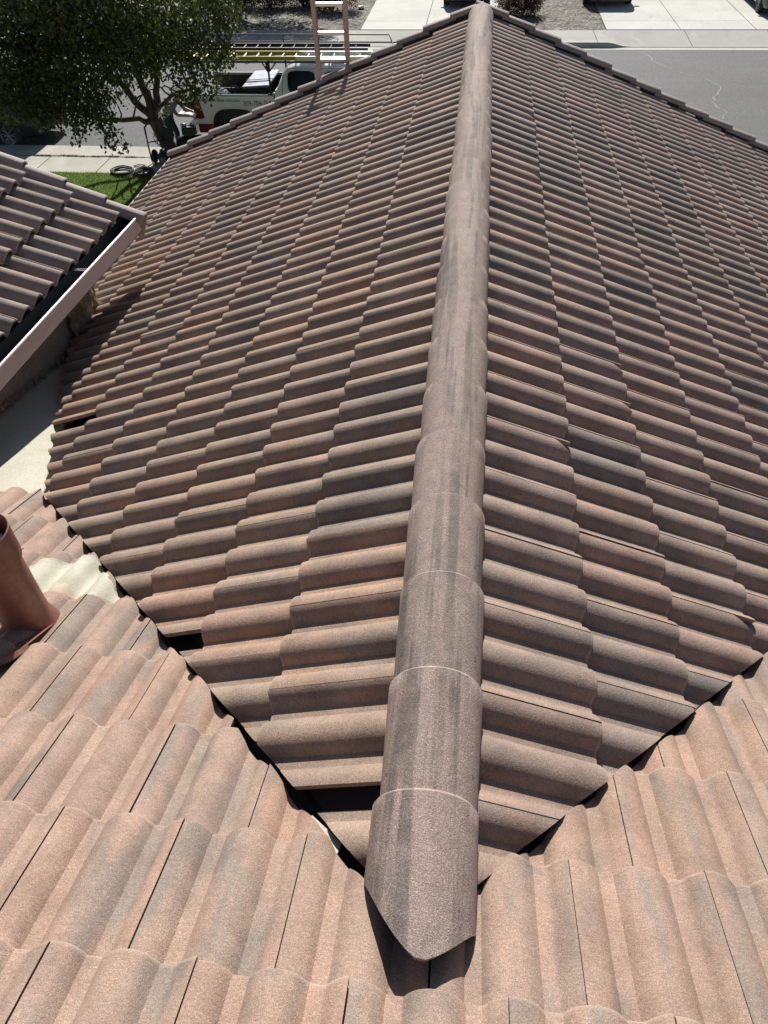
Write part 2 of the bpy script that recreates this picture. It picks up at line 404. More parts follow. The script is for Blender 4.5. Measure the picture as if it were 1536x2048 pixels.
# crack sealed in the road
g = MB(); pts = [(5.05, 29.2), (5.5, 28.6), (5.55, 28.0), (5.85, 27.2), (6.25, 26.6), (6.9, 25.9), (7.15, 25.0), (6.75, 24.3), (6.55, 23.5), (6.75, 22.8), (6.4, 22)]
pp = []
for (a, b), (c, d) in zip(pts, pts[1:]):
    for t in (0, .25, .5, .75): pp.append((a+(c-a)*t+rng.gauss(0, .035), b+(d-b)*t))
V = []
for i, (a, b) in enumerate(pp): w_ = .012+.014*rng.random(); V += [(a-w_, b, ZS+.004), (a+w_, b, ZS+.004)]
g.add(V, [(2*i, 2*i+1, 2*i+3, 2*i+2) for i in range(len(pp)-1)])
for x_ in np.arange(5.5, 14, .25): g.add([(x_, 25.62+.05*math.sin(x_*2.1), ZS+.005), (x_+.25, 25.62+.05*math.sin((x_+.25)*2.1), ZS+.005), (x_+.25, 25.635+.05*math.sin((x_+.25)*2.1), ZS+.005), (x_, 25.635+.05*math.sin(x_*2.1), ZS+.005)], [(0, 1, 2, 3)])
M_seal = mat('crack_filler', (.108, .116, .112), .7)
tag(g.build('road_crack', M_seal, fix=False), kind='structure')

# ================================================================ HOUSE
HB = (0, 4.0, -4.8)
house = empty('house', HB, 0, 'house with terracotta and grey concrete tile roofs, a long gable ridge running to the street', 'house')
B = .1525; EXPO = .3438; LT = .42; TW = 2*B; DEL = .013; THK = .017; LIFT = .029; HT = .0425; WB = .0590
def hprof(u, crest, HT=HT):
    d = (u-crest+B/2) % B - B/2
    a = abs(d)/WB
    if a < 1: return HT*max(0., 1-a**2.2)**.80
    return .0012
NU = 37
def tile_arrays(u0, sb, skip_lo=0., skip_hi=1., LIFT=LIFT, THK=THK, HK=1.):
    """one field tile, in (u, s, n) slope coordinates: closed shell"""
    ulo, uhi = max(.0008, skip_lo*TW), min(TW-nrg.uniform(.0010, .0036), skip_hi*TW)
    us = np.linspace(ulo, uhi, max(4, int(NU*(uhi-ulo)/TW)))
    n = len(us); crest = -DEL
    h = np.array([hprof(u, crest)*HK for u in us])
    h = h + np.where(us < .012, .0022, 0)             # lip of the overlapping side lock
    js = nrg.normal(0, .0028); jn = abs(nrg.normal(0, .0016)); jr = nrg.normal(0, .0022)
    rows = []
    for t, dh in ((0, 0), (LT*.5, .0), (LT-.012, 0.), (LT-.004, -.0012), (LT, -.005)):
        rows.append(np.stack([u0+us, np.full(n, sb-LT+t+js)+(us/TW-.5)*jr*(t/LT), h+LIFT*t/LT+dh+jn], 1))
    for t in (LT, 0):
        rows.append(np.stack([u0+us, np.full(n, sb-LT+t+js-.001)+(us/TW-.5)*jr*(t/LT), h*.93-THK+LIFT*t/LT+jn], 1))
    V = np.concatenate(rows); m = len(rows); Fc = []
    for i in range(m):
        for j in range(n-1):
            a = i*n+j; b = ((i+1) % m)*n+j; Fc.append((a, a+1, b+1, b))
    Fc.append(tuple(i*n for i in range(m))[::-1]); Fc.append(tuple(i*n+n-1 for i in range(m)))
    uv = np.stack([V[:, 0]-u0, V[:, 1]-(sb-LT), np.zeros(len(V))], 1)
    return V, Fc, uv
def slope(name, O, U, V_, N_, tiles, material, parent, cuts, label=None, chips=(), lift=LIFT, thk=THK, drop=None, hk=1.):
    """tiles: (course, u0, s_butt, lo, hi); cuts: fn(u,s)->list of (point, normal) planes in slope coords that keep the negative side"""
    O, U, V_, N_ = [np.array(a, float) for a in (O, U, V_, N_)]
    AV = []; AF = []; AU = []; AR = []; AE = []; off = 0
    for (k, u0, sb, lo, hi) in tiles:
        P, Fc, uv = tile_arrays(u0, sb, lo, hi, lift, thk, hk); r = nrg.random(); uv[:, 2] = r*37+k*1.7
        cl = [c for c in cuts(u0, sb)]
        for (ck, cu, size) in chips:
            if ck == k and abs(cu-u0) < .02:
                if size > 0:   # lower corner beside the side lock knocked off
                    p0 = np.array([u0+(TW-.0036), sb-size*1.5, 0]); d = np.array([1.0, 1.5*.62, 0]); nn = np.array([1.5, 1, 0]); cl.append((p0, nn))
                else:
                    p0 = np.array([u0, sb+size*1.5, 0]); cl.append((p0, np.array([-1.5, 1, 0])))
        use = []
        inside = True
        for p, n_ in cl:
            dd = (P-p) @ n_
            if dd.min() >= 0: inside = False; break
            if dd.max() > 0: use.append((p, n_))
        if not inside: continue
        if use:
            bm = bmesh.new(); L = bm.verts.layers.float_vector.new('t')
            vs = []
            for q, t in zip(P, uv): v = bm.verts.new(q); v[L] = t; vs.append(v)
            for q in Fc: bm.faces.new([vs[i] for i in q])
            for p, n_ in use:
                r_ = bmesh.ops.bisect_plane(bm, geom=bm.verts[:]+bm.edges[:]+bm.faces[:], plane_co=Vector(p), plane_no=Vector(n_), clear_outer=True, dist=1e-6)
                ed = [e for e in bm.edges if e.is_boundary]
                if ed: bmesh.ops.holes_fill(bm, edges=ed, sides=0)
            bm.verts.index_update()
            if len(bm.verts) < 4: bm.free(); continue
            if drop and drop(np.array([v.co[:] for v in bm.verts])): bm.free(); continue
            P = np.array([v.co[:] for v in bm.verts]); uv = np.array([v[L][:] for v in bm.verts]); Fc = [tuple(v.index for v in f_.verts) for f_ in bm.faces]
            bm.free()
        W = O+P[:, :1]*U+P[:, 1:2]*V_+P[:, 2:3]*N_
        ev = (uv[:, 1] > LT-.0065).astype('f'); AE.append(ev)
        AV.append(W); AF += [tuple(i+off for i in q) for q in Fc]; off += len(W); AU.append(uv); AR.append(np.full(len(W), r))
    AV = np.concatenate(AV); AU = np.concatenate(AU); AR = np.concatenate(AR)
    me = D.meshes.new(name); me.from_pydata(AV.tolist(), [], AF); me.materials.append(material)
    a = me.attributes.new('tuv', 'FLOAT_VECTOR', 'POINT'); a.data.foreach_set('vector', AU.astype('f').ravel())
    a = me.attributes.new('rnd', 'FLOAT', 'POINT'); a.data.foreach_set('value', AR.astype('f'))
    a = me.attributes.new('edge', 'FLOAT', 'POINT'); a.data.foreach_set('value', np.concatenate(AE).astype('f'))
    bm = bmesh.new(); bm.from_mesh(me); bmesh.ops.recalc_face_normals(bm, faces=bm.faces); bm.to_mesh(me); bm.free()
    o = link(name, me, parent, 32, True)
    if label: o['label'] = label
    return o
YR = 9.05                                # inner face of the rake tiles
rj = lambda a: nrg.uniform(-a, a)
VG = .020                                # half the open valley
# left slope: u = -y
def cuts_left(u, s):
    c = [(np.array([-(YR-.015), 0, 0]), np.array([-1., 0, 0]))]
    c.append((np.array([-(Y0+VG), 0, 0]), np.array([1.0, CT, 0])))                  # valley  y > Y0 + s*ct + gap
    if s > 1.9:                                                                      # ragged cut above the flat deck
        j = rj(.02); p = np.array([-2.60, 2.09/CT+j, 0]); q = np.array([-4.55, 2.86/CT+j, 0]); d = q-p
        c.append((p, np.array([d[1], -d[0], 0]) if True else None))
    return c
OFL = -(2.452+.06)+DEL; OFR = 2.558+.06+DEL
def gen(off, s0, n0, n1, ulo, uhi, par):
    out = []
    for k in range(n0, n1):
        ph = off + (B if (k+par) % 2 else 0)
        m = math.floor((ulo-ph)/TW)-1
        while ph+m*TW < uhi:
            out.append((k, ph+m*TW, s0+EXPO*k, 0., 1.)); m += 1
    return out
tl = gen(OFL+B, .4965, 0, 11, -9.3, -.4, 0)
def tweak(tiles, k, u, lo, hi, drop=False):
    """show only part of one tile (cut piece missing)"""
    for i, t in enumerate(tiles):
        if t[0] == k and abs(t[1]+TW/2-u) < TW/2:
            tiles[i] = (t[0], t[1], t[2], lo, hi)
    return tiles
for kk, yy_ in ((0, .8215), (2, 1.4315), (6, 3.2615)):
    for q_, t_ in enumerate(tl):
        if t_[0] == kk and abs(t_[1]+yy_) < .02: tl[q_] = (t_[0], t_[1], t_[2], .16, 1.)
slope('roof_slope', (0, 0, 0), (0, -1, 0), (-CT, 0, -ST), (-ST, 0, CT), tl, M_tile, house, cuts_left, 'long tiled slope left of the ridge, in brown and terracotta tiles',
      drop=lambda P: P[:, 1].max()*CT < 2.2 and (P[:, 0].max()-P[:, 0].min()) < .17)
def cuts_right(u, s):
    return [(np.array([YR-.015, 0, 0]), np.array([1., 0, 0])), (np.array([Y0+VG, 0, 0]), np.array([-1.0, CT, 0]))]
tr = gen(OFR, .474, 0, 11, .3, 9.3, 0)
slope('roof_slope', (0, 0, 0), (0, 1, 0), (CT, 0, -ST), (ST, 0, CT), tr, M_tile_right, house, cuts_right, 'long tiled slope right of the ridge, in brown and grey tiles',
      chips=[(1, OFR+B, .040), (1, OFR-B, .034), (0, OFR-4*B, .045), (2, OFR-8*B+.0, .055), (0, OFR+14*B, .04), (0, OFR+22*B, .04), (2, OFR+10*B, .035), (4, OFR+6*B, .035)])
# main slope falling away from the camera: u = -x
Om = (0, Y0, 0); SM0 = (.991-Y0)/CT
def cuts_main(u, s):
    j = rj(.011); c = []
    x = -u-TW/2
    c.append((np.array([0, -VG-.006+j, 0]), np.array([-TAN*0-1.0/1.0, CT, 0])) if x < 0 else (np.array([0, -VG-.006+j, 0]), np.array([1.0, CT, 0])))
    return c
# valley: on the main plane y = Y0 + |x|  ->  s*CT = |x|
def cuts_main(u, s):
    j = rj(.010); x = -(u+TW/2)
    if abs(x) < .16:
        return [(np.array([0, (-.01+j), 0]), np.array([0, 1., 0]))] if False else ([(np.array([0, -VG+j, 0]), np.array([-1., CT, 0])), ] if x < 0 else [(np.array([0, -VG+j, 0]), np.array([1., CT, 0]))])
    c = [(np.array([0, -VG+j, 0]), np.array([-1., CT, 0]))] if x < 0 else [(np.array([0, -VG+j, 0]), np.array([1., CT, 0]))]
    return c
tm = []
for k in range(-8, 7):
    ph = .737 + (0 if k % 2 == 0 else B)
    for m in range(-18, 16):
        u0 = ph+m*TW
        if abs(u0+TW/2) > 5: continue
        tm.append((k, u0, SM0+.3455*k, 0., 1.))
def cuts_m2(u, s):
    c = cuts_main(u, s)
    if -(u+TW) < -2.0: c.append((np.array([0, (2.60-Y0)/CT, 0]), np.array([0, 1., 0])))
    if u < 2.2 and u > 1.0 and s > 1.2: pass
    return c
# a tile that straddles the ridge foot would be cut on both sides: split it
tm2 = []
for t in tm:
    a, b = t[1], t[1]+TW
    if a < 0 < b and t[2] > -.02:
        fr = -a/TW; tm2.append((t[0], t[1], t[2], 0., fr)); tm2.append((t[0], t[1], t[2], fr, 1.))
    else: tm2.append(t)
def cuts_m3(u, s): return cuts_m2(u, s)
class _H: side = 0
def slope_main():
    # split pieces need the cut of their own side
    L = [t for t in tm2 if -(t[1]+TW*(t[3]+t[4])/2) < 0]; R = [t for t in tm2 if -(t[1]+TW*(t[3]+t[4])/2) >= 0]
    def cl(u, s):
        wide = .022 if u < .45 else 0
        c = [(np.array([0, -VG-wide+rj(.010), 0]), np.array([-1., CT, 0]))]      # left of the ridge (u > 0)
        c.append((np.array([0, (2.60-Y0)/CT, 0]), np.array([0, 1., 0]))); return c
    def crr(u, s): return [(np.array([0, -VG+rj(.010), 0]), np.array([1., CT, 0]))]
    slope('roof_slope', Om, (-1, 0, 0), (0, CT, -ST), (0, ST, CT), L, M_tile_main, house, cl, 'sunlit foreground slope left of the ridge end', hk=.78)
    slope('roof_slope', Om, (-1, 0, 0), (0, CT, -ST), (0, ST, CT), R, M_tile_main, house, crr, 'sunlit foreground slope right of the ridge end', hk=.78)
slope_main()
# underlayment below the tiles, in one skin per slope
g = MB(); e = -.045
g.add([(0, Y0-.2, e), (0, 9.1, e), (-3.64, 9.1, -3.64*TAN+e), (-3.64, 6.6, -3.64*TAN+e), (-2.1, 2.6, -2.1*TAN+e)], [(0, 1, 2, 3, 4)])
g.add([(0, Y0-.2, e), (0, 9.1, e), (3.66, 9.1, -3.66*TAN+e), (3.66, 4.2, -3.66*TAN+e)], [(0, 3, 2, 1)])
g.add([(-5, -2.2, (Y0+2.2)*TAN+e), (5, -2.2, (Y0+2.2)*TAN+e), (5, 5.5, -(5.5-Y0)*TAN+e), (0, Y0, e), (-2.12, 2.6, -2.12*TAN+e), (-5, 2.6, -2.12*TAN+e)], [(0, 1, 2, 3, 4, 5)])
g.build('underlayment', M_felt, house, fix=False)
# valley metal: bent pans with a raised rib, galvanised
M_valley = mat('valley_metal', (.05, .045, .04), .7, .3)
for sx, y1 in ((-1, 2.55), (1, 4.3)):
    g = MB(); a = Y0+.02; L_ = y1-Y0
    P = []
    for t in (0, L_):
        c = Vector((sx*t, Y0+t, -t*TAN-.022))
        P += [c+Vector((sx*.10, -.10+0, .10*TAN*0)), c+Vector((0, 0, 0)), c+Vector((-sx*.0, .10, 0))]
    w_ = .16
    def onL(x, y): return -abs(x)*TAN-.036
    q = []
    for t in (0.02, L_):
        c = (sx*t, Y0+t)
        q += [(c[0]+sx*w_*.7, c[1]-w_*.7, -(c[1]-w_*.7-Y0)*TAN-.036), (c[0], c[1], -t*TAN-.038), (c[0]-sx*w_*.7, c[1]+w_*.7, -abs(c[0]-sx*w_*.7)*TAN-.036)]
    g.add(q, [(0, 1, 4, 3), (1, 2, 5, 4)])
    g.build('valley_flashing', M_valley, house, fix=False)
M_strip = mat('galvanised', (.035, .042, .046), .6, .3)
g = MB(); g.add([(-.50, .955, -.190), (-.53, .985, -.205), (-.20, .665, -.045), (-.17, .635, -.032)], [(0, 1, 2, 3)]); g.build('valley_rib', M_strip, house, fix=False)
g = MB()      # tip of bent flashing showing white in the left valley
g.add([(-.300, .735, -.075), (-.205, .655, -.040), (-.200, .690, -.062), (-.290, .765, -.100)], [(0, 1, 2, 3)])
g.add([(-.300, .735, -.077), (-.205, .655, -.042), (-.26, .675, -.052)], [(0, 1, 2)])
g.build('flashing_tab', M_walk, house, fix=False)

# ridge caps: tapering half barrels, each lapping the next one out
def cap_profile(hw, ht, n=18):
    out = []
    for i in range(n+1):
        a = math.pi*(i/n); out.append((-hw*math.cos(a), ht*math.sin(a)**.85 if 0 < i < n else 0))
    return out
def add_uv(o, V, ucol, rnd):
    a = o.data.attributes.new('tuv', 'FLOAT_VECTOR', 'POINT'); a.data.foreach_set('vector', np.array(ucol, 'f').ravel())
    a = o.data.attributes.new('rnd', 'FLOAT', 'POINT'); a.data.foreach_set('value', np.full(len(ucol), rnd, 'f'))
ycaps = [.412, .755]+[.755+.3265*i for i in range(1, 26)]
for i in range(len(ycaps)-1):
    ya, yb = ycaps[i], ycaps[i+1]
    if i == 0: n_in = ya
    else: n_in = ya-.06
    g = MB(); secs = []; uvs = []
    jx = rng.gauss(0, .0028) if i else 0; jy = rng.gauss(0, .0035); jz = rng.gauss(0, .001)
    if i == 0: jy = 0
    TS = [0, .17, .34, .5, .67, .84, .975, 1.0] if i else [0, .17, .34, .5, .67, .84, .975, 1.0]; NS = 7
    ww = lambda t: .117+.010*t          # narrow near end, wide far end
    rr = []
    for q in range(NS+1):
        t = TS[q]
        y = n_in+(yb-n_in)*t
        pr = cap_profile(ww(t), .136+.006*t)
        zb = -.021+.022*t+jz-(.0085 if q == NS else 0)
        if q == NS: pr = [(a*.965, b) for a, b in pr]
        if i == 0: pr = [(a*(1+.075*(1-t)), b*(1+.02*(1-t))) for a, b in pr]
        row = []
        for (px, pz) in pr:
            yy = y
            if i == 0 and t < .5: yy = y+(.150 if px < .012 else .105)*(abs(px-.012)/.13)**1.55*(1-2*t)
            row.append((px+jx+jy*0.3*(t-.5)+(-.004 if i == 0 else 0), yy, zb+pz+(.012*(1-t) if i == 0 else 0)))
        rr.append(row)
    inn = []
    for row, q in zip(rr, range(NS+1)):
        inn.append([(p[0]*.87+jx*.13, p[1], (p[2]+.02)*.885-.02) for p in row])
    n = len(rr[0]); V = [p for r in rr for p in r]+[p for r in inn for p in r]; K = (NS+1)*n; Fc = []
    for a in range(NS):
        for b in range(n-1):
            Fc.append((a*n+b, a*n+b+1, (a+1)*n+b+1, (a+1)*n+b)); Fc.append((K+a*n+b, K+(a+1)*n+b, K+(a+1)*n+b+1, K+a*n+b+1))
        Fc.append((a*n, (a+1)*n, K+(a+1)*n, K+a*n)); Fc.append((a*n+n-1, K+a*n+n-1, K+(a+1)*n+n-1, (a+1)*n+n-1))
    for b in range(n-1):
        Fc.append((b, K+b, K+b+1, b+1)); e_ = NS*n; Fc.append((e_+b, e_+b+1, K+e_+b+1, K+e_+b))
    g.add(V, Fc)
    cnt = len(g.v)
    ucol = [(p[0]+.13*i*0, p[1], i*0.35) for p in g.v]
    # nail holes near the far end
    nv = 0
    for sx in (-1, 1):
        if i == 0 and sx < 0: pass
        hx = sx*(.098+rng.uniform(-.004, .006)); hy = (n_in if i == 0 else ya)+(.07 if i else .165)+rng.uniform(-.012, .012)
        t = (hy-n_in)/(yb-n_in); hw = ww(t); ang = math.acos(max(-1, min(1, -hx/hw))); hz = -.020+.017*t+(.136+.006*t)*math.sin(ang)**.85
        nx = Vector((hx/hw**2, 0, (hz+.02)/.139**2)).normalized(); c = Vector((hx+jx, hy, hz))+nx*.0012
        ta = nx.cross(Vector((0, 1, 0))).normalized(); P = [c+.0033*(math.cos(z)*ta*rng.uniform(.7, 1.2)+math.sin(z)*Vector((0, 1, 0))*rng.uniform(.7, 1.2)) for z in np.linspace(0, 6.28, 8)[:-1]]
        g.add(P, [tuple(range(7))], 1)
    o = g.build('ridge_cap', [M_cap, M_felt], house, smooth=40, rel=True, fix=False)
    ucol = [(p[0], p[1], i*.10) for p in g.v]; add_uv(o, g.v, ucol, rng.random())
    a = o.data.attributes.new('edge', 'FLOAT', 'POINT'); a.data.foreach_set('value', np.array([1. if NS*n <= q_ < K or q_ >= K+NS*n and q_ < 2*K else (.0) for q_ in range(len(g.v))], 'f'))
    if i == 0: o['label'] = 'pointed ridge cap at the near end of the ridge'
# rake tiles along the far gable end, both sides: short rolls with a vertical leg
def rake_tile(O, V_, N_, Yd, s_butt, hgt, wid, ext=.345, leg=.10, mt=None, parent=None, label=None, rollh=.062):
    """Yd: unit vector pointing outward (away from the slope) ; O: point on the slope plane at the inner face"""
    g = MB(); secs = []; L_ = ext+.05; uc = []
    prof = []
    n = 12
    for i in range(n+1):
        a = math.pi*(1-i/n); prof.append((wid/2+wid/2*math.cos(a)*1.0, hgt-rollh+rollh*math.sin(a)**.9))
    prof.append((wid, -.115))
    for t, sc_ in ((0, .0), (.12, .002), (.98, .012), (1, .008)):
        s = s_butt-L_+L_*t
        secs.append([O+V_*s+Yd*(p[0]+(sc_ if p[0] > wid/2 else -sc_)*.5)+N_*(p[1]+(-.018+.032*t if p[1] > 0 else 0)-(.005 if t == 1 else 0)) for p in prof])
    inner = [[O+V_*(s_butt-L_+L_*t)+Yd*(wid/2+(p[0]-wid/2)*.72)+N_*(p[1]-.030+.032*t if p[1] > .02 else p[1]) for p in prof] for t in (0, 1)]
    m = len(prof); V = [p for q in secs for p in q]+[p for q in inner for p in q]; Fc = []
    for a in range(3):
        for b in range(m-1): Fc.append((a*m+b, a*m+b+1, (a+1)*m+b+1, (a+1)*m+b))
    K = 4*m
    for b in range(m-1): Fc.append((3*m+b, 3*m+b+1, K+m+b+1, K+m+b)); Fc.append((K+b, K+m+b, K+m+b+1, K+b+1)); Fc.append((b, K+b, K+b+1, b+1))
    g.add(V, Fc); g.attr = 0
    uc = [(Vector(p).dot(Yd), Vector(p).dot(V_), s_butt*3) for p in g.v]
    o = g.build('rake_tile', mt, parent, smooth=38, fix=True)
    add_uv(o, g.v, uc[:len(o.data.vertices)], rng.random())
    if label: o['label'] = label
    return o
YV = Vector((0, 1, 0))
for sx in (-1, 1):
    V_ = Vector((sx*CT, 0, -ST)); N_ = Vector((sx*ST, 0, CT))
    for j in range(13):
        s = (.29 if sx < 0 else .26)+.3035*j
        if s > 4.0: continue
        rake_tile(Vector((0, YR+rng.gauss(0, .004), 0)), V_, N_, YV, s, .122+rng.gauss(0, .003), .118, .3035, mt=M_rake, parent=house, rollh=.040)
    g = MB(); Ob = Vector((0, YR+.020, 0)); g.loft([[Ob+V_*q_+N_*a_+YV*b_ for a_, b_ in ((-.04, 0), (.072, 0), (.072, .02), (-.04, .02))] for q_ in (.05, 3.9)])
    g.build('rake_shade_strip', M_grille, house)  # near-black strip added as the shade under the rake rolls
# eave gutters and trim of the long gable
g = MB(); xe = -3.675
g.bb(xe, xe+.005, 5.6, 9.12, -1.60, -1.475); g.bb(xe, xe+.10, 5.6, 9.12, -1.60, -1.59); g.bb(xe-.003, xe+.003, 5.6, 9.12, -1.476, -1.472)
g.build('eave_gutter', M_fascia, house)
g = MB(); g.bb(3.69, 3.70, 4.4, 9.12, -1.60, -1.475); g.bb(3.6, 3.70, 4.4, 9.12, -1.60, -1.59); g.build('eave_gutter', M_fascia, house)
# walls (stucco) under the roofs
g = MB()
def gable(x0, x1, y0, y1, zb, zt, zr):
    xm = (x0+x1)/2
    g.add([(x0, y0, zb), (x1, y0, zb), (x1, y0, zt), (xm, y0, zr), (x0, y0, zt), (x0, y1, zb), (x1, y1, zb), (x1, y1, zt), (xm, y1, zr), (x0, y1, zt)],
          [(0, 1, 2, 3, 4), (5, 9, 8, 7, 6), (0, 4, 9, 5), (1, 6, 7, 2)])
gable(-3.25, 3.25, 3.4, 8.75, -4.82, -1.45, -.10)
g.bb(-12, 6, -6, 2.2, -4.82, -1.35)
g.build('wall', M_stucco, house)
# flat coated deck between the left wing and the slope
dz = lambda y: -.875-.19*(y-2.6)
g = MB(); ny = 20; V = []
for j in range(ny+1):
    y = 2.44+(6.2-2.44)*j/ny
    xr = -(2.09+(.77)*(y-2.6)/1.95)+.10
    V += [(-3.3, y, dz(y)+rng.gauss(0, .002)), (-2.75, y, dz(y)+rng.gauss(0, .002)), (xr, y, dz(y)+.002)]
g.add(V, [(3*i+a, 3*i+a+1, 3*i+a+4, 3*i+a+3) for i in range(ny) for a in (0, 1)])
g.build('flat_deck', M_cream, house, smooth=60, fix=False)
# ragged coating lapped up over the cut tile ends and the valley
g = MB(); V = []; n = 44
for i in range(n+1):
    t = i/n; y = 2.50+1.55*t; xr = -(2.075+.77*(y-2.6)/1.95)
    V += [(xr-.05, y, dz(y)+.006), (xr+.012+rng.uniform(-.012, .012), y, dz(y)+.028+rng.uniform(0, .022))]
g.add(V, [(2*i, 2*i+1, 2*i+3, 2*i+2) for i in range(n)])
V = []
for i in range(24):
    t = i/23; c = Vector((-2.10+.42*t, 2.55-.42*t, -.84+.165*t)); V += [c+Vector((-.02, -.02, .0+rng.uniform(0, .01))), c+Vector((.012, .012, .012+rng.uniform(-.006, .012)))*(1 if rng.random() > .3 else .4)]
g.build('ragged_coating', M_cream, house, smooth=60, fix=False)

# ---- left wing: its own small slope, rake, gutter and stucco wall (same house)
EY = Vector((.045, 1, 0)).normalized(); EX = Vector((EY.y, -EY.x, 0))
LIP = Vector((-2.46, 5.32, -.535))
OL = LIP-EX*.125+Vector((0, 0, -.030)); OL = OL-EY*5.32
VL = EX*CT+Vector((0, 0, -ST)); NLv = EX*ST+Vector((0, 0, CT))
tw = []
for k in range(-7, 1):
    ph = 5.275+.0-(.10 if k % 2 == 0 else .10+B)
    for m in range(-22, 1):
        u0 = ph+m*TW
        tw.append((k, u0, EXPO*k, 0., 1.))
def cuts_w(u, s): return [(np.array([5.18, 0, 0]), np.array([1., 0, 0]))]
slope('roof_slope', OL, EY, VL, NLv, tw, M_tile_left, house, cuts_w, 'greyer tiled slope of the left wing above the gutter', lift=.056, thk=.014, hk=1.30)
YRL = 5.235
for j in range(9):
    s = .150-.3035*j
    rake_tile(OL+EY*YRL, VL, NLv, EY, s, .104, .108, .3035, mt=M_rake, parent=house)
g = MB(); Ob = OL+EY*(YRL+.022); g.loft([[Ob+VL*q_+NLv*a_+EY*b_ for a_, b_ in ((-.04, 0), (.036, 0), (.036, .02), (-.04, .02))] for q_ in (-2.6, .06)]); g.build('rake_shade_strip', M_grille, house)  # dark strip standing in for shade beneath the wing's rake rolls
g = MB(); g.add([OL+EY*y+VL*s+NLv*-.03 for y, s in ((0, 0), (5.3, 0), (5.3, -3.2), (0, -3.2))], [(0, 1, 2, 3)]); g.build('underlayment', M_felt, house, fix=False)
# box gutter: outer face with rolled lip, floor, back
def P_(dx, y, dz_): return LIP+EX*dx+EY*(y-5.32)+Vector((0, 0, dz_))
g = MB(); y0, y1 = 1.55, 5.27
g.loft([[P_(-.004, y, 0), P_(0, y, -.0), P_(0, y, -.106), P_(-.004, y, -.106)] for y in (y0, y1)], 0)
g.loft([[P_(-.13, y, -.106), P_(-.001, y, -.106), P_(-.001, y, -.112), P_(-.13, y, -.112)] for y in (y0, y1)], 2)
g.loft([[P_(-.132, y, 0.0), P_(-.126, y, 0.0), P_(-.126, y, -.106), P_(-.132, y, -.106)] for y in (y0, y1)], 2)
g.loft([[P_(-.13, y1-q, -.106), P_(-.004, y1-q, -.106), P_(-.004, y1-q, -.01), P_(-.13, y1-q, -.01)] for q in (0, .004)], 2)
gt = g.build('box_gutter', [M_gut, M_lip, M_gutin], house, bevel=0)
g = MB(); g.tube([P_(-.004, y0, .003), P_(-.004, y1, .003)], .0085, 8); o = g.build('gutter_lip', M_lip, gt, smooth=40); o.location = (0, 0, 0)
g = MB(); g.bb(0, 0, 0, 0, 0, 0)
g = MB(); g.tube([P_(-.11, 4.42, -.004), P_(-.004, 4.40, .004)], .004, 6); g.tube([P_(-.11, 4.435, -.004), P_(-.004, 4.43, .004)], .003, 6); o = g.build('gutter_strap', M_lip, gt); o.location = (0, 0, 0)
g = MB(); g.loft([[P_(-.45, y, -.14), P_(-.132, y, -.14), P_(-.132, y, -.125), P_(-.45, y, -.125)] for y in (y0, 5.3)]); g.build('soffit', M_stucco, house)
g = MB(); xw = -2.87
g.bb(-6.5, xw, -.5, 4.98, -4.8, -.55)
g.build('wing_wall', M_stucco, house)
g = MB()     # rough torn stucco patch at the foot of the wing wall
nn = 14; V = []
for i in range(nn+1):
    for j in range(9):
        y = 4.52+.5*i/nn; zz = dz(y)+.0+.42*j/8; V.append((xw+.02+rng.uniform(0, .035)*(1 if j < 7 else .3), y+rng.uniform(-.012, .012), zz+rng.uniform(-.012, .012)))
g.add(V, [(i*9+j, i*9+j+1, (i+1)*9+j+1, (i+1)*9+j) for i in range(nn) for j in range(8)])
M_torn = conc('torn_stucco', (.16, .125, .08), (.27, .22, .15), 16, 90, .7, (.05, .04, .03))
g.build('torn_stucco', M_torn, house, fix=False)
g = MB()     # lumps of mortar on the deck beside the tiles
for _ in range(15):
    y = rng.uniform(4.45, 5.05); x = -(2.09+.77*(y-2.6)/1.95)+rng.uniform(-.05, .05); r_ = rng.uniform(.015, .04)
    V = [Vector((x, y, dz(y)+.02))+Vector([rng.gauss(0, 1) for _ in range(3)]).normalized()*r_*rng.uniform(.7, 1.1) for _ in range(14)]
    bm = bmesh.new(); [bm.verts.new(v) for v in V]; bmesh.ops.convex_hull(bm, input=bm.verts); bm.verts.index_update()
    g.add([v.co[:] for v in bm.verts], [tuple(v.index for v in f_.verts) for f_ in bm.faces]); bm.free()
tag(g.build('mortar_crumbs', M_cream, house), kind='stuff')
g = MB()     # wall base crud
for _ in range(150):
    y = rng.uniform(2.7, 4.7); r_ = rng.uniform(.002, .009)*(1 if rng.random() < .9 else 1.8)
    V = [Vector((xw+.01+rng.uniform(0, .02), y, dz(y)+rng.uniform(.0, .07)))+Vector([rng.gauss(0, 1) for _ in range(3)]).normalized()*r_ for _ in range(9)]
    bm = bmesh.new(); [bm.verts.new(v) for v in V]; bmesh.ops.convex_hull(bm, input=bm.verts); bm.verts.index_update()
    g.add([v.co[:] for v in bm.verts], [tuple(v.index for v in f_.verts) for f_ in bm.faces]); bm.free()
tag(g.build('stucco_crumbs', M_stucco, house), kind='stuff')

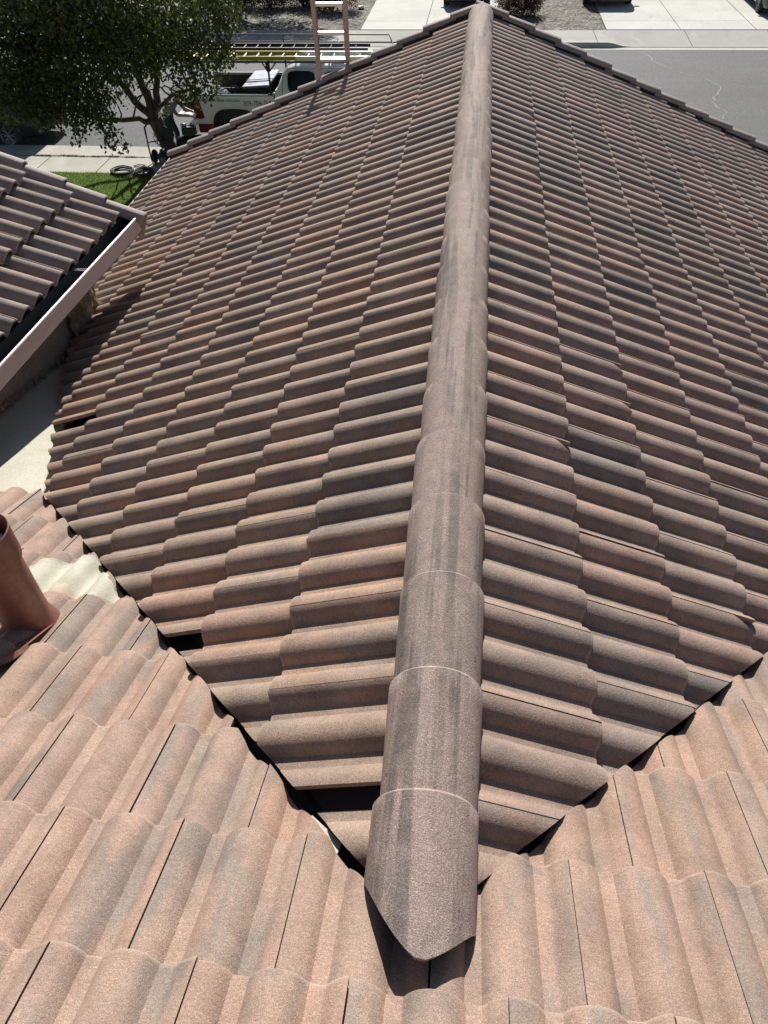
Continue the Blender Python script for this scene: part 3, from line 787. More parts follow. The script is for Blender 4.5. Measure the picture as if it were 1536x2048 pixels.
# ---- vent pipe with collar, on coated flashing
VP = Vector((-1.495, 1.49, 0)); vb = -(VP.y-Y0)*TAN
g = MB()
g.lathe([(.110, vb-.02), (.093, vb+.03), (.0855, vb+.06), (.0835, vb+.11), (.0815, -.04), (.0815, -.03), (.078, -.03), (.078, -.14)], (VP.x, VP.y, 0), n=48)
vp = g.build('vent_pipe', M_vent, house, smooth=35)
vp['label'] = 'terracotta painted metal vent pipe with a wide collar at the left edge'
g = MB(); g.lathe([(.084, -.062), (.092, -.060), (.0935, -.050), (.0905, -.040), (.0935, -.030), (.0935, .062), (.096, .069), (.0925, .073), (.090, .066), (.090, -.05), (.084, -.055)], (VP.x, VP.y, 0), n=56)
o = g.build('collar', M_vent, vp, smooth=35); o.location = (0, 0, 0)
g = MB(); g.lathe([(.0, .022), (.03, .021), (.060, .014), (.064, .006), (.0, .004)], (VP.x-.0, VP.y, 0), n=32); o = g.build('storm_disc', M_cobweb, vp, smooth=35); o.location = (0, 0, 0)
# flashing: draped sheet that follows the barrels, on the right (valley) side of the pipe
def main_h(x, y):
    """top of the tiled main slope at x,y"""
    u = -x; ss = (y-Y0)/CT; k = math.ceil((ss-SM0)/.3455-1e-6); ph = .737+(0 if k % 2 == 0 else B)
    cr_ = ph-DEL
    hh = hprof(u, cr_); t = LT-((SM0+.3455*k)-ss)
    return -(y-Y0)*TAN+(hh+LIFT*t/LT)/CT
g = MB(); nu, nv = 46, 26; V = []
E0, E1 = Vector((-1.60, 1.80, 0)), Vector((-1.10, 1.60-.0, 0))
A, Bq, Cq, Dq = Vector((-1.72, 1.86, 0)), Vector((-1.455, 1.930, 0)), Vector((-1.175, 1.600, 0)), Vector((-1.56, 1.585, 0))
for j in range(nv+1):
    for i in range(nu+1):
        a, b = i/nu, j/nv
        p = (A*(1-a)+Bq*a)*(1-b)+(Dq*(1-a)+Cq*a)*b
        # smooth the barrels a little: lead dressed over them
        yq = max(1.655, p.y); hh = sum(main_h(p.x+dx, yq) for dx in (-.012, -.006, 0, .006, .012))/5-(p.y-yq)*TAN
        edge = min(a, b, 1-a, 1-b)
        z = hh+.009+.002*math.sin(17*a+9*b)+(rng.uniform(0, .006) if i == nu or j == 0 else 0)-(.012 if p.y < 1.64 else 0)
        if i == nu: p = p+Vector((rng.uniform(-.007, .005), rng.uniform(-.006, .006), 0)); z -= .010
        V.append((p.x, p.y, z))
g.add(V, [(j*(nu+1)+i, j*(nu+1)+i+1, (j+1)*(nu+1)+i+1, (j+1)*(nu+1)+i) for j in range(nv) for i in range(nu)])
o = g.build('pipe_flashing', M_flash, vp, smooth=60, fix=False); o.location = (0, 0, 0)
# terracotta saddle below, with a turned-up edge, at the frame edge
g = MB(); V = []; a0 = [(-1.80, 1.02), (-1.62, 1.05), (-1.49, 1.14), (-1.40, 1.235), (-1.375, 1.315)]
for i, (x, y) in enumerate(a0):
    zz = -(y-Y0)*TAN
    V += [(x-.02, y+.20, zz-.06), (x-.012, y+.012, zz+.050), (x, y, zz+.070), (x+.010, y-.010, zz+.058)]
g.add(V, [(4*i+a, 4*i+a+1, 4*i+a+5, 4*i+a+4) for i in range(4) for a in range(3)])
o = g.build('flashing_saddle', M_vent, vp, smooth=50, fix=False); o.location = (0, 0, 0)

# ================================================================ LADDER on the gable
def ladder(name, base, top, xl, xr, rung_z, railm, rungm, label, railw=.042, raild=.075):
    """straight ladder in the vertical plane through base->top; xl/xr rail offsets"""
    base, top = Vector(base), Vector(top); L = (top-base); ln = L.length; L.normalize()
    root = empty(name, base, 0, label, 'ladder')
    W = Vector((1, 0, 0)); Nn = L.cross(W).normalized()
    R = Matrix((W, Nn, L)).transposed()
    for x in (xl, xr):
        g = MB(); c = L*ln/2+W*x
        g.box(c, (.006, raild, ln), 0, R); s_ = -1 if x == xr else 1
        for e in (-1, 1): g.box(c+W*s_*railw/2*1+Nn*e*(raild/2-.003), (railw, .006, ln), 0, R)
        o = g.build('rail', railm, root, rel=False, bevel=.0015)
    n = int(ln/.28)
    for i in range(n+1):
        d = ln-.095-.28*i
        if d < .1: break
        g = MB(); c = L*d+W*(xl+xr)/2
        g.box(c, (xr-xl-.012, .034, .032), 0, R); o = g.build('rung', rungm, root, rel=False, bevel=.004)
    return root
lean = .25
yc = 9.20
zt_ = .20
ladder('ladder', (-1.74, yc+.03+lean*(4.75-.55), -4.72), (-1.572, yc+.03-lean*(zt_+.55), zt_), -.185, .185, None, M_pinkpaint, M_alu,
       'aluminium ladder with paint splattered rails leaning on the far gable edge')

# ================================================================ WHEELS / VEHICLES (local: x forward, y across, z up)
def wheel(name, c, r, wd, parent, spokes=6, rimm=None, out=-1, dbl=True):
    g = MB()
    y0_, y1_ = -wd/2, wd/2
    g.lathe([(r*.64, y0_), (r*.93, y0_), (r, y0_+.03), (r, y1_-.03), (r*.93, y1_), (r*.64, y1_)], (0, 0, 0), 'y', 36, closed=True)
    t = g.build(name, M_rubber, parent, smooth=35, rel=False); t.location = c
    g = MB(); f_ = out*wd/2*.82
    g.lathe([(r*.66, out*wd/2*.98), (r*.60, f_), (r*.60, -out*wd/2)], (0, 0, 0), 'y', 36)
    g.lathe([(0, f_*.9), (r*.12, f_*.95), (r*.13, f_*.6)], (0, 0, 0), 'y', 16)
    for k in range(spokes):
        for da in ((-.12, .12) if dbl else (0,)):
            a = 2*math.pi*k/spokes; c0 = Vector((math.cos(a)*r*.08, f_*.8, math.sin(a)*r*.08)); c1 = Vector((math.cos(a+da*1.6)*r*.63, f_*.95, math.sin(a+da*1.6)*r*.63))
            g.tube([c0, (c0+c1)/2, c1], [r*.05, r*.035, r*.045], 6)
    g.lathe([(0, 0.0), (r*.60, 0.0)], (0, 0, 0), 'y', 24)
    o = g.build('rim', rimm or M_rim, t, smooth=40, rel=False)
    return t
def body_side(pts, y0, y1, mi=0): pass
def car(name, loc, rz, L, W, H, paintm, label, suv=False, beltz=.92, plate=True, mirrors=True):
    """front at local x=0, body runs to -L"""
    root = empty(name, loc, rz, label, 'car')
    hw = W/2
    st = [(0.0, .28, .60, .80), (-.10, .20, .74, .90), (-.45, .18, .84, .97), (-1.2, .18, .93 if not suv else 1.02, 1.0), (-L*.34, .18, beltz+.03, 1.0), (-L*.6, .18, beltz+.05, 1.0), (-L*.85, .20, beltz+.06, .98), (-L+.12, .26, beltz, .92), (-L, .40, beltz-.1, .85)]
    g = MB(); secs = []
    for x, zb, zt, k in st:
        w_ = hw*k; zt = zt*(1.12 if suv else 1)
        half = [(w_*.80, zb), (w_*.95, zb+.06), (w_, zb+.2), (w_*1.0, zt*.62), (w_*.97, zt-.12), (w_*.90, zt-.03), (w_*.70, zt+.01), (w_*.30, zt+.03)]
        secs.append([(x, y, z) for y, z in half]+[(x, -y, z) for y, z in reversed(half)])
    g.loft(secs); bd = g.build('body', paintm, root, smooth=35, rel=False)
    # greenhouse
    g = MB(); zb = beltz*(1.12 if suv else 1)-.03
    x0, x1 = (-L*.27, -L*.98) if suv else (-L*.27, -L*.88)
    gst = [(x0, zb, .86, zb+.02), (x0-.38, zb, .84, zb+(H-zb)*.62), (x0-.72, zb, .80, H-.03), (-L*.55, zb, .80, H), (x1+.45, zb, .78, H-.05), (x1, zb, .76, zb+.06)]
    secs = []
    for x, a, k, zt in gst:
        w_ = hw*.93; wt = hw*k*.90
        f_ = min(1, (zt-a)/(H-zb)); wt = w_+(wt-w_)*f_
        half = [(w_, a), (w_*.5+wt*.5, a*.5+zt*.5), (wt, zt-.03*f_), (wt*.8, zt), (wt*.3, zt+.008)]
        secs.append([(x, y, z) for y, z in half]+[(x, -y, z) for y, z in reversed(half)])
    g.loft(secs); g.build('windows', M_glass, root, smooth=35, rel=False)
    g = MB(); secs = []
    for x, k, z in ((x0-.62, .76, H-.02), (x0-.9, .80, H+.008), (-L*.55, .80, H+.016), (x1+.5, .78, H-.03)):
        wt = hw*k*.92; secs.append([(x, y, z+dz__) for y, dz__ in ((wt, -.05), (wt*.97, -.005), (wt*.8, .012), (0, .02), (-wt*.8, .012), (-wt*.97, -.005), (-wt, -.05), (-wt*.8, -.03), (wt*.8, -.03))])
    g.loft(secs); g.build('roof', paintm, root, smooth=35, rel=False)
    for sy in (-1, 1):
        g = MB(); g.tube([(x0, sy*hw*.90, zb+.02), (x0-.72, sy*hw*.735, H-.03)], .035, 8); g.build('pillar', paintm, root, smooth=40, rel=False)
        for x in (-.85, -L+.9): wheel('wheel', (x, sy*(hw-.10), .33), .33, .22, root, 6, out=sy)
        g = MB(); g.box((-.10, sy*hw*.62, .66), (.16, .36, .14), 0, Matrix.Rotation(sy*.35, 3, 'Z')); g.build('headlight', M_chrome, root, rel=False, bevel=.03)
        if mirrors: g = MB(); g.box((x0-.25, sy*(hw+.08), zb+.10), (.12, .2, .13)); g.build('mirror', paintm, root, rel=False, bevel=.03)
    g = MB(); g.box((.005, 0, .36), (.05, W*.50, .14)); g.build('lower_grille', M_grille, root, rel=False, bevel=.01)
    for sy in (-1, 1): g = MB(); g.box((-.02, sy*hw*.66, .36), (.05, W*.13, .10)); g.build('fog_lamp', M_rim, root, rel=False, bevel=.01)
    g = MB(); g.box((.0, 0, .60), (.06, W*.42, .09)); g.build('grille', M_grille, root, rel=False, bevel=.01)
    if plate:
        g = MB(); g.box((.045, 0, .45), (.012, .31, .155)); pl = g.build('licence_plate', M_plate, root, rel=False, bevel=.003)
    return root
car('sedan', (4.86, 34.92, ZW), -math.pi/2, 4.6, 1.84, 1.45, M_bronze, 'bronze car facing the street on the right hand driveway, one wheel side over the gravel')
car('hatchback', (-.66, 34.85, ZW), -math.pi/2, 4.4, 1.80, 1.45, M_blackcar, 'black car on the driveway directly beyond the ridge end')
car('suv', (11.15, 33.25, ZW), -math.pi/2, 4.9, 2.0, 1.85, M_blackcar, 'black car cut by the right edge of the picture on the far driveway', suv=True)
car('suv', (-16.0, 20.18, ZS), math.pi, 4.95, 1.92, 1.7, M_darkcar, 'charcoal car with multi spoke alloy wheels parked at the near kerb under the tree', suv=True)

# ---------------- pickup, tail at local x=0, near side y=0, far side y=2
TX, TY = -6.86, 19.28
trk = empty('pickup_truck', (TX, TY, ZS), 0, 'white pickup truck with red lower stripe and black ladder rack parked at the kerb', 'pickup truck')
RZ = 1.29; WT = 1.98
def side(y, sgn, mi=0):
    """outer bed side with a wheel arch"""
    g = MB(); secs = []; xs_ = [0, .06, .2]+[.44+.055*i for i in range(20)]+[1.6, 1.8, 1.98]
    for x in xs_:
        d = abs(x-.97)
        zb = .48 if d > .54 else .36+.60*(1-(d/.54)**4)**.25
        zb = max(zb, .48)
        col = []
        for t, o_ in ((0, .02), (.12, -.002), (.45, -.012), (.72, -.018), (.80, -.004), (.96, 0.0), (1.0, .012)):
            col.append((x, y+sgn*(-o_), zb+(RZ-zb)*t))
        inn = [(x, y+sgn*-.07, RZ), (x, y+sgn*-.07, zb)]
        secs.append(col+inn)
    g.loft(secs, 0); return g
side(0, -1).build('bed_side', M_white, trk, smooth=30, rel=False)
side(WT, 1).build('bed_side', M_white, trk, smooth=30, rel=False)
for y in (.035, WT-.035):
    g = MB(); g.box((.99, y, RZ+.012), (1.98, .095, .024)); g.build('bed_rail', M_chrome if y < 1 else M_bedgrey, trk, rel=False, bevel=.008)
g = MB(); g.bb(0, 2.0, .07, WT-.07, .70, .78); g.bb(1.92, 1.98, .07, WT-.07, .7, RZ); g.bb(0.0, 1.95, .07, .10, .78, RZ-.02); g.bb(0.0, 1.95, WT-.10, WT-.07, .78, RZ-.02)
g.bb(.44, 1.50, .10, .42, .62, 1.04); g.bb(.44, 1.50, WT-.42, WT-.10, .62, 1.04); g.bb(.3, 1.9, .42, .5, .3, .78)
g.build('cargo_bed', M_bedgrey, trk, rel=False, bevel=.01)
g = MB(); g.box((1.22, WT-.125, RZ-.14), (.75, .03, .12)); g.build('inner_panel', M_white, trk, rel=False, bevel=.02)
g = MB(); g.box((-.27, WT/2, .80), (.56, WT-.2, .06)); tg = g.build('tailgate', M_white, trk, rel=False, bevel=.02)
g = MB(); g.box((-.20, WT/2, .50), (.22, WT-.1, .20)); g.box((-.22, WT/2, .61), (.2, .8, .02)); g.build('bumper', M_chrome, trk, rel=False, bevel=.04)
# arch flare and red sill stripe
g = MB(); pth = [(.97+.555*math.copysign(abs(math.cos(a))**.55, math.cos(a)), -.012, .36+.615*abs(math.sin(a))**.55) for a in np.linspace(.02, math.pi-.02, 30)]
g.tube(pth, .028, 8); g.build('arch_flare', M_bedgrey, trk, smooth=50, rel=False)
for x0_, x1_ in ((.02, .44), (1.50, 1.97), (2.05, 5.0)):
    g = MB(); g.box(((x0_+x1_)/2, -.014, .56), (x1_-x0_, .012, .20)); g.build('red_stripe', M_redstripe, trk, rel=False, bevel=.004)
for y in (-.004, WT+.004):
    g = MB(); g.loft([[(.0, y+(s_-.03 if y < 1 else .03-s_)*0+dy, z) for (dy, z) in ((0, 0),)] for s_ in (0,)]) if False else None
    sg = -1 if y < 1 else 1
    outl = [(-.012, 1.215), (.08, 1.225), (.14, 1.15), (.205, .80), (.10, .775), (-.012, .79)]
    V = [(a, y+sg*.028, b) for a, b in outl]+[(a, y-sg*.06, b) for a, b in outl]; n = len(outl)
    g.add(V, [tuple(range(n)), tuple(range(2*n-1, n-1, -1))]+[(i, (i+1) % n, (i+1) % n+n, i+n) for i in range(n)])
    g.build('tail_light', M_red, trk, rel=False, bevel=.008)
for x in (.97, 4.62):
    for y, sg in ((.13, -1), (WT-.13, 1)): wheel('wheel', (x, y, .39), .39, .25, trk, 6, out=sg)
# cab
g = MB(); secs = []
zt = 1.93
cab = [(2.03, 1.34, 0), (2.06, 1.40, 0), (2.22, 1.72, .0), (2.36, zt-.05, 0), (2.55, zt, 0), (3.6, zt+.01, 0), (4.2, zt-.04, 0), (4.75, 1.45, 0), (5.0, 1.22, 0)]
low = []
for x, z, _ in cab:
    f_ = max(0, (z-1.30)/(zt-1.30)); ins = .02+.17*f_
    half = [(.0, .50), (-.004, .95), (.0, 1.22), (.02, 1.30), (.02+(ins-.02)*.7, 1.30+(z-1.30)*.72), (ins+.02, z-.045), (ins+.11, z-.002), (.5, z+.015), (.85, z+.02)]
    if z < 1.32: half = [(a, min(b, z)) for a, b in half]
    secs.append([(x, a, b) for a, b in half]+[(x, WT-a, b) for a, b in reversed(half)])
g.loft(secs); g.build('cab', M_white, trk, smooth=28, rel=False)
g = MB(); g.loft([[(5.0+a, .02+b*.03, .5), (5.0+a, -.0+b*.03, 1.15-b*.05), (5.0+a, .12, 1.22-b*.07), (5.0+a, WT-.12, 1.22-b*.07), (5.0+a, WT-b*.03, 1.15-b*.05), (5.0+a, WT-.02-b*.03, .5)] for a, b in ((-.3, 0), (.3, 0), (.75, .6), (.9, 2.5))])
g.build('hood', M_white, trk, smooth=35, rel=False)
def win(x0, x1, x2, x3, z0, z1, name='window'):
    """side glass sheet standing 4 mm proud of the sloping cab side (rounded corners)"""
    def yy(z): f_ = max(0, (z-1.30)/(zt-1.30)); return .02+.150*f_*1.02-.010
    pts = []
    cx, cz = (x0+x1)/2, (z0+z1)/2; hx, hz = (x1-x0)/2, (z1-z0)/2
    for i in range(40):
        a = 2*math.pi*i/40; c_, s_ = math.cos(a), math.sin(a); p_ = 5
        r_ = (abs(c_)**p_+abs(s_)**p_)**(-1/p_); pts.append((cx+hx*c_*r_, cz+hz*s_*r_))
    g = MB(); g.add([(a, yy(b)-.004, b) for a, b in pts]+[(a, yy(b)+.01, b) for a, b in pts], [tuple(range(40)), tuple(range(79, 39, -1))]+[(i, (i+1) % 40, 40+(i+1) % 40, 40+i) for i in range(40)])
    g.build(name, M_glass, trk, rel=False)
win(2.36, 3.02, 0, 0, 1.36, 1.80); win(3.22, 4.25, 0, 0, 1.36, 1.80)
for x in (2.21, 3.12, 4.35):
    g = MB(); g.tube([(x, -.006, .60), (x, -.006, 1.22), (x+.0, .017, 1.30), (x+.06*(x < 2.3), .115, 1.78)], .0045, 5); g.build('door_seam', M_rubber, trk, rel=False)
g = MB(); g.tube([(2.40, .155, 1.835), (2.6, .165, 1.86), (4.1, .165, 1.86)], .012, 8); g.build('drip_rail', M_chrome, trk, smooth=40, rel=False)
g = MB(); g.bb(2.33, 2.34, .35, WT-.35, 1.42, 1.76); g.build('rear_window', M_glass, trk, rel=False)
for x in (2.95, 3.7): g = MB(); g.box((x, .30, zt+.02), (.6, .03, .02)); g.build('roof_rib', M_white, trk, rel=False, bevel=.006)
# ladder rack
rk = 2.00
g = MB()
for y in (.06, WT-.06):
    g.tube([(-.15, y, rk), (4.9, y, rk)], .022, 8)
    for x in (.08, 1.93): g.tube([(x, y+(.0), RZ), (x, y, rk)], .024, 8); g.box((x, y, RZ+.03), (.14, .09, .02))
for x in (.08, 1.93, 3.35, 4.7): g.tube([(x, .06, rk), (x, WT-.06, rk)], .02, 8)
g.tube([(1.80, .06, rk-.02), (1.93, .06, rk-.22)], .016, 6); g.tube([(2.12, .06, rk-.02), (1.93, .06, rk-.22)], .016, 6); g.box((1.93, .045, rk-.10), (.10, .03, .16))
g.tube([(-.15, WT-.06, rk+.16), (4.6, WT-.06, rk+.16), (4.68, WT-.10, rk+.02)], .016, 8); g.tube([(1.93, WT-.06, rk), (1.93, WT-.06, rk+.16)], .014, 6)
g.build('ladder_rack', M_black, trk, smooth=40, rel=False)
# lettering
def text(s, size, x, z, y, m, name, parent, sx=.62, thick=.0):
    cu = D.curves.new(name, 'FONT'); cu.body = s; cu.size = size; cu.extrude = .0015; cu.offset = thick; cu.space_character = 1.12
    to = D.objects.new('tmp', cu); COL.objects.link(to); dg = bpy.context.evaluated_depsgraph_get(); dg.update()
    me = D.meshes.new_from_object(to.evaluated_get(dg)); D.objects.remove(to); me.materials.clear(); me.materials.append(m)
    o = link(name, me, parent); o.rotation_euler = (math.pi/2, 0, 0); o.location = (x, y, z); o.scale = (sx, 1, 1); return o
def fit_text(o, x0, x1, z0, z1):
    co = np.array([v.co[:] for v in o.data.vertices]); mn, mx = co.min(0), co.max(0)
    sx, sy_ = (x1-x0)/(mx[0]-mn[0]), (z1-z0)/(mx[1]-mn[1]); o.scale = (sx, sy_, 1); o.location = (x0-mn[0]*sx, o.location.y, z0-mn[1]*sy_)
fit_text(text('NEW ROOFS · ROOF REPAIRS · INSPECTIONS', .058, 0, 0, -.021, M_ink, 'lettering', trk, 1, .0), .06, 1.15, 1.165, 1.215)
fit_text(text('209-704-7681', .118, 0, 0, -.021, M_inkred, 'phone_number', trk, 1, .0), 1.235, 1.975, 1.085, 1.195)

# things carried by the truck
tb = empty('tool_box', (TX+1.36, TY+1.24, ZS+.90), 0, 'metal crossbed tool box with a reflective lid behind the truck cab', 'tool box')
g = MB(); g.box((.06, .0, .20), (.50, 1.34, .40)); g.build('box_body', M_black, tb, rel=False, bevel=.01)
g = MB(); g.box((.06, 0, .44), (.66, 1.42, .05), 0, Matrix.Rotation(-.05, 3, 'Y')); g.build('lid', M_tool, tb, rel=False, bevel=.012)
g = MB(); g.box((.06, -.30, .470), (.62, .03, .012), 0, Matrix.Rotation(-.05, 3, 'Y')); g.build('strap', M_black, tb, rel=False)
def flat_ladder(name, x0, x1, y0, y1, z, h, mr, label, nr=.305, mr2=None, xs_=None, rm=None):
    root = empty(name, (x0, y0, z), 0, label, 'ladder'); L_ = x1-x0; W_ = y1-y0
    for y in (0, W_):
        g = MB(); s_ = 1 if y == 0 else -1
        def ch(a, b, mi):
            g.box(((a+b)/2, y, h/2), (b-a, .006, h), mi)
            for zz in (.004, h-.004): g.box(((a+b)/2, y+s_*.016, zz), (b-a, .032, .007), mi)
        if xs_: ch(0, xs_, 0); ch(xs_, L_, 1)
        else: ch(0, L_, 0)
        g.build('rail', [mr, mr2 or mr], root, rel=False, bevel=.001)
    n = int(L_/nr)
    for i in range(n):
        x = .15+nr*i; g = MB(); g.tube([(x, 0, h*.5), (x, W_, h*.5)], .016, 8); g.build('rung', rm or M_alu, root, smooth=40, rel=False)
    return root
flat_ladder('extension_ladder', TX-.35, TX+4.40, TY+.10, TY+.60, ZS+rk+.022, .085, M_yellow, 'yellow fibreglass ladder lying near side on the truck rack', .305, M_alu, 2.95)
flat_ladder('extension_ladder', TX-.25, TX+4.2, TY+.95, TY+1.40, ZS+rk+.022, .07, M_black, 'black railed ladder lying behind the yellow one on the truck rack', rm=M_black)
# generator in the bed: shiny tank and frame
gn = empty('generator', (TX+.62, TY+.42, ZS+.80), 0, 'small engine with a shiny round tank standing in the truck bed', 'generator')
g = MB(); g.box((0, 0, .20), (.42, .34, .30)); g.build('engine_block', M_black, gn, rel=False, bevel=.03)
g = MB(); g.lathe([(0, .0), (.13, .0), (.15, .03), (.15, .09), (.11, .14), (.05, .155), (.05, .18), (0, .18)], (.0, 0, .36), n=24); g.build('tank', M_chrome, gn, smooth=40, rel=False)
g = MB()
for y in (-.2, .2): g.tube([(-.26, y, .02), (-.26, y, .50), (.26, y, .50), (.26, y, .02)], .014, 8)
g.build('frame', M_black, gn, smooth=40, rel=False)
g = MB(); g.tube([(.10, .1, .4), (.22, .16, .56), (.33, .05, .60), (.42, -.02, .52)], .010, 6); g.build('hose', M_rubber, gn, smooth=40, rel=False)
bag = empty('tool_bag', (TX-.28, TY+.62, ZS+.83), .2, 'black soft tool bag lying on the open tailgate', 'bag')
g = MB(); g.loft([[(x, y*k, z*k2) for y, z in ((-.16, 0), (-.18, .08), (-.10, .16), (.10, .16), (.18, .08), (.16, 0))] for x, k, k2 in ((-.24, .7, .7), (-.2, 1, 1), (0, 1, 1.15), (.2, 1, 1), (.24, .7, .7))]); g.build('bag_body', M_black, bag, smooth=60, rel=False)
g = MB(); g.tube([(-.1, -.05, .15), (-.06, -.05, .24), (.06, -.05, .24), (.1, -.05, .15)], .01, 6); g.build('handle', M_rubber, bag, rel=False)
sh_ = empty('paper_sheet', (TX-.30, TY+.18, ZS+.832), -.15, 'crumpled pale paper on the near edge of the open tailgate', 'paper')
g = MB(); V = [(-.22+.04*i+rng.uniform(-.01, .01), -.09+.045*j, rng.uniform(.0, .03)) for j in range(5) for i in range(12)]
g.add(V, [(j*12+i, j*12+i+1, (j+1)*12+i+1, (j+1)*12+i) for j in range(4) for i in range(11)]); g.build('sheet', M_plate, sh_, rel=False, fix=False)

# ================================================================ TREES AND SHRUBS
def leaves(name, clumps, n, size, m, parent, droop=.3, aspect=.62, keep=None):
    tot = sum(c[3]**2*c[4] for c in clumps); P = []
    for (x, y, z, r, dn, *sq) in clumps:
        sz = sq[0] if sq else .75
        k = int(n*r**2*dn/tot); d = nrg.normal(size=(k, 3)); d /= np.linalg.norm(d, axis=1)[:, None]
        rad = r*(1-.62*nrg.random(k)**1.6)*(1+.20*np.sin(5*d[:, 0]*1.3+3*d[:, 2])*np.cos(4*d[:, 1]))
        P.append(np.array([x, y, z])+d*rad[:, None]*np.array([1, 1, sz])+nrg.normal(0, .035, (k, 3)))
    P = np.concatenate(P)
    if keep is not None: P = P[keep(P)]
    k = len(P); s = size*nrg.uniform(.6, 1.35, k)
    a = nrg.normal(size=(k, 3)); a[:, 2] -= droop*2; a /= np.linalg.norm(a, axis=1)[:, None]
    b = np.cross(a, nrg.normal(size=(k, 3))); b /= np.linalg.norm(b, axis=1)[:, None]
    c = np.cross(a, b)*.12
    A = a*s[:, None]; Bv = b*(s*aspect/2)[:, None]; Cv = c*s[:, None]
    V = np.stack([P, P+A*.45+Bv+Cv, P+A, P+A*.45-Bv+Cv], 1).reshape(-1, 3)
    me = D.meshes.new(name); me.vertices.add(4*k); me.vertices.foreach_set('co', V.astype('f').ravel())
    me.loops.add(4*k); me.loops.foreach_set('vertex_index', np.arange(4*k)); me.polygons.add(k)
    me.polygons.foreach_set('loop_start', np.arange(k)*4); me.polygons.foreach_set('loop_total', np.full(k, 4)); me.update(calc_edges=True)
    at = me.attributes.new('rnd', 'FLOAT', 'POINT'); at.data.foreach_set('value', np.repeat(np.clip(nrg.normal(.42, .22, k), 0, 1), 4).astype('f'))
    me.materials.append(m); return link(name, me, parent, None, True)
def limb(g, pts, r0, r1, jitter=.05, n=9):
    pts = [Vector(p) for p in pts]; out = []
    for a, b in zip(pts, pts[1:]):
        for t in (0, .34, .67): out.append(a.lerp(b, t)+Vector((rng.gauss(0, jitter), rng.gauss(0, jitter), rng.gauss(0, jitter*.5)))*(1 if (t or a != pts[0]) else 0))
    out.append(pts[-1]); k = len(out); g.tube(out, [r0+(r1-r0)*(i/(k-1))**.8 for i in range(k)], n); return out
TB = Vector((-7.42, 18.62, -4.80))
tree = empty('tree', TB, 0, 'large leafy street tree with a leaning dark trunk beside the pickup truck', 'tree')
fork = Vector((-7.62, 18.45, -3.86))
g = MB()
g.tube([TB+Vector((.0, 0, -.1)), TB+Vector((0, 0, .12)), TB.lerp(fork, .35)+Vector((.02, 0, 0)), TB.lerp(fork, .7), fork], [.27, .21, .175, .165, .17], 14)
tips = []
for pts, r0 in (([fork, (-7.95, 18.3, -3.45), (-8.25, 17.9, -2.7), (-8.7, 17.4, -1.6)], .115), ([fork, (-7.6, 18.3, -3.2), (-7.75, 18.1, -2.2), (-7.9, 17.8, -.9)], .125),
                ([fork, (-7.35, 18.3, -3.3), (-7.0, 18.0, -2.4), (-6.7, 17.6, -1.5)], .11), ([fork+Vector((-.05, 0, -.06)), (-8.1, 18.25, -3.83), (-8.75, 18.0, -3.78), (-9.5, 17.5, -3.3), (-10.4, 17.1, -2.6)], .075),
                ([fork+Vector((0, 0, .1)), (-7.25, 18.1, -3.5), (-6.6, 17.7, -3.1), (-6.1, 17.3, -2.9)], .06)):
    o_ = limb(g, pts, r0, .03, .03); tips += o_[3:]
for p in list(tips):
    q = p+Vector((rng.uniform(-.9, .9), rng.uniform(-.8, .4), rng.uniform(.1, .9))); limb(g, [p, (p+q)/2+Vector((0, 0, .08)), q], .026, .007, .03, 6)
# low twigs showing against the street
for a, b in (((-9.2, 16.6, -3.0), (-8.55, 16.0, -3.42)), ((-9.3, 16.7, -2.9), (-8.8, 15.9, -3.5)), ((-10.2, 16.9, -3.0), (-10.15, 16.4, -3.65)), ((-6.4, 17.2, -2.7), (-5.75, 17.0, -2.72)), ((-6.4, 17.3, -2.85), (-5.9, 17.1, -3.0))):
    a, b = Vector(a), Vector(b); limb(g, [a, (a+b)/2+Vector((.05, 0, .05)), b], .014, .004, .03, 5)
    for _ in range(4):
        t = rng.random(); p = a.lerp(b, t); limb(g, [p, p+Vector((rng.uniform(-.2, .2), rng.uniform(-.1, .1), rng.uniform(-.22, .1)))], .005, .002, .01, 4)
g.build('trunk', M_bark, tree, smooth=60)
def PX(px, py, y):   # where the sight line of a photo pixel crosses the plane y (used only to take positions off the photo)
    a = (px-768)/F_PX; b = (py-1024)/F_PX; d = fwd+r2*a+d2*b; t = y/d.y
    return (CX+d.x*t, y, CZ+d.z*t)
cl = []
def C(px, py, y, r, dn=1, sq=.8): y -= 1.25; cl.append((*PX(px, py, y), r*.93, dn, sq))
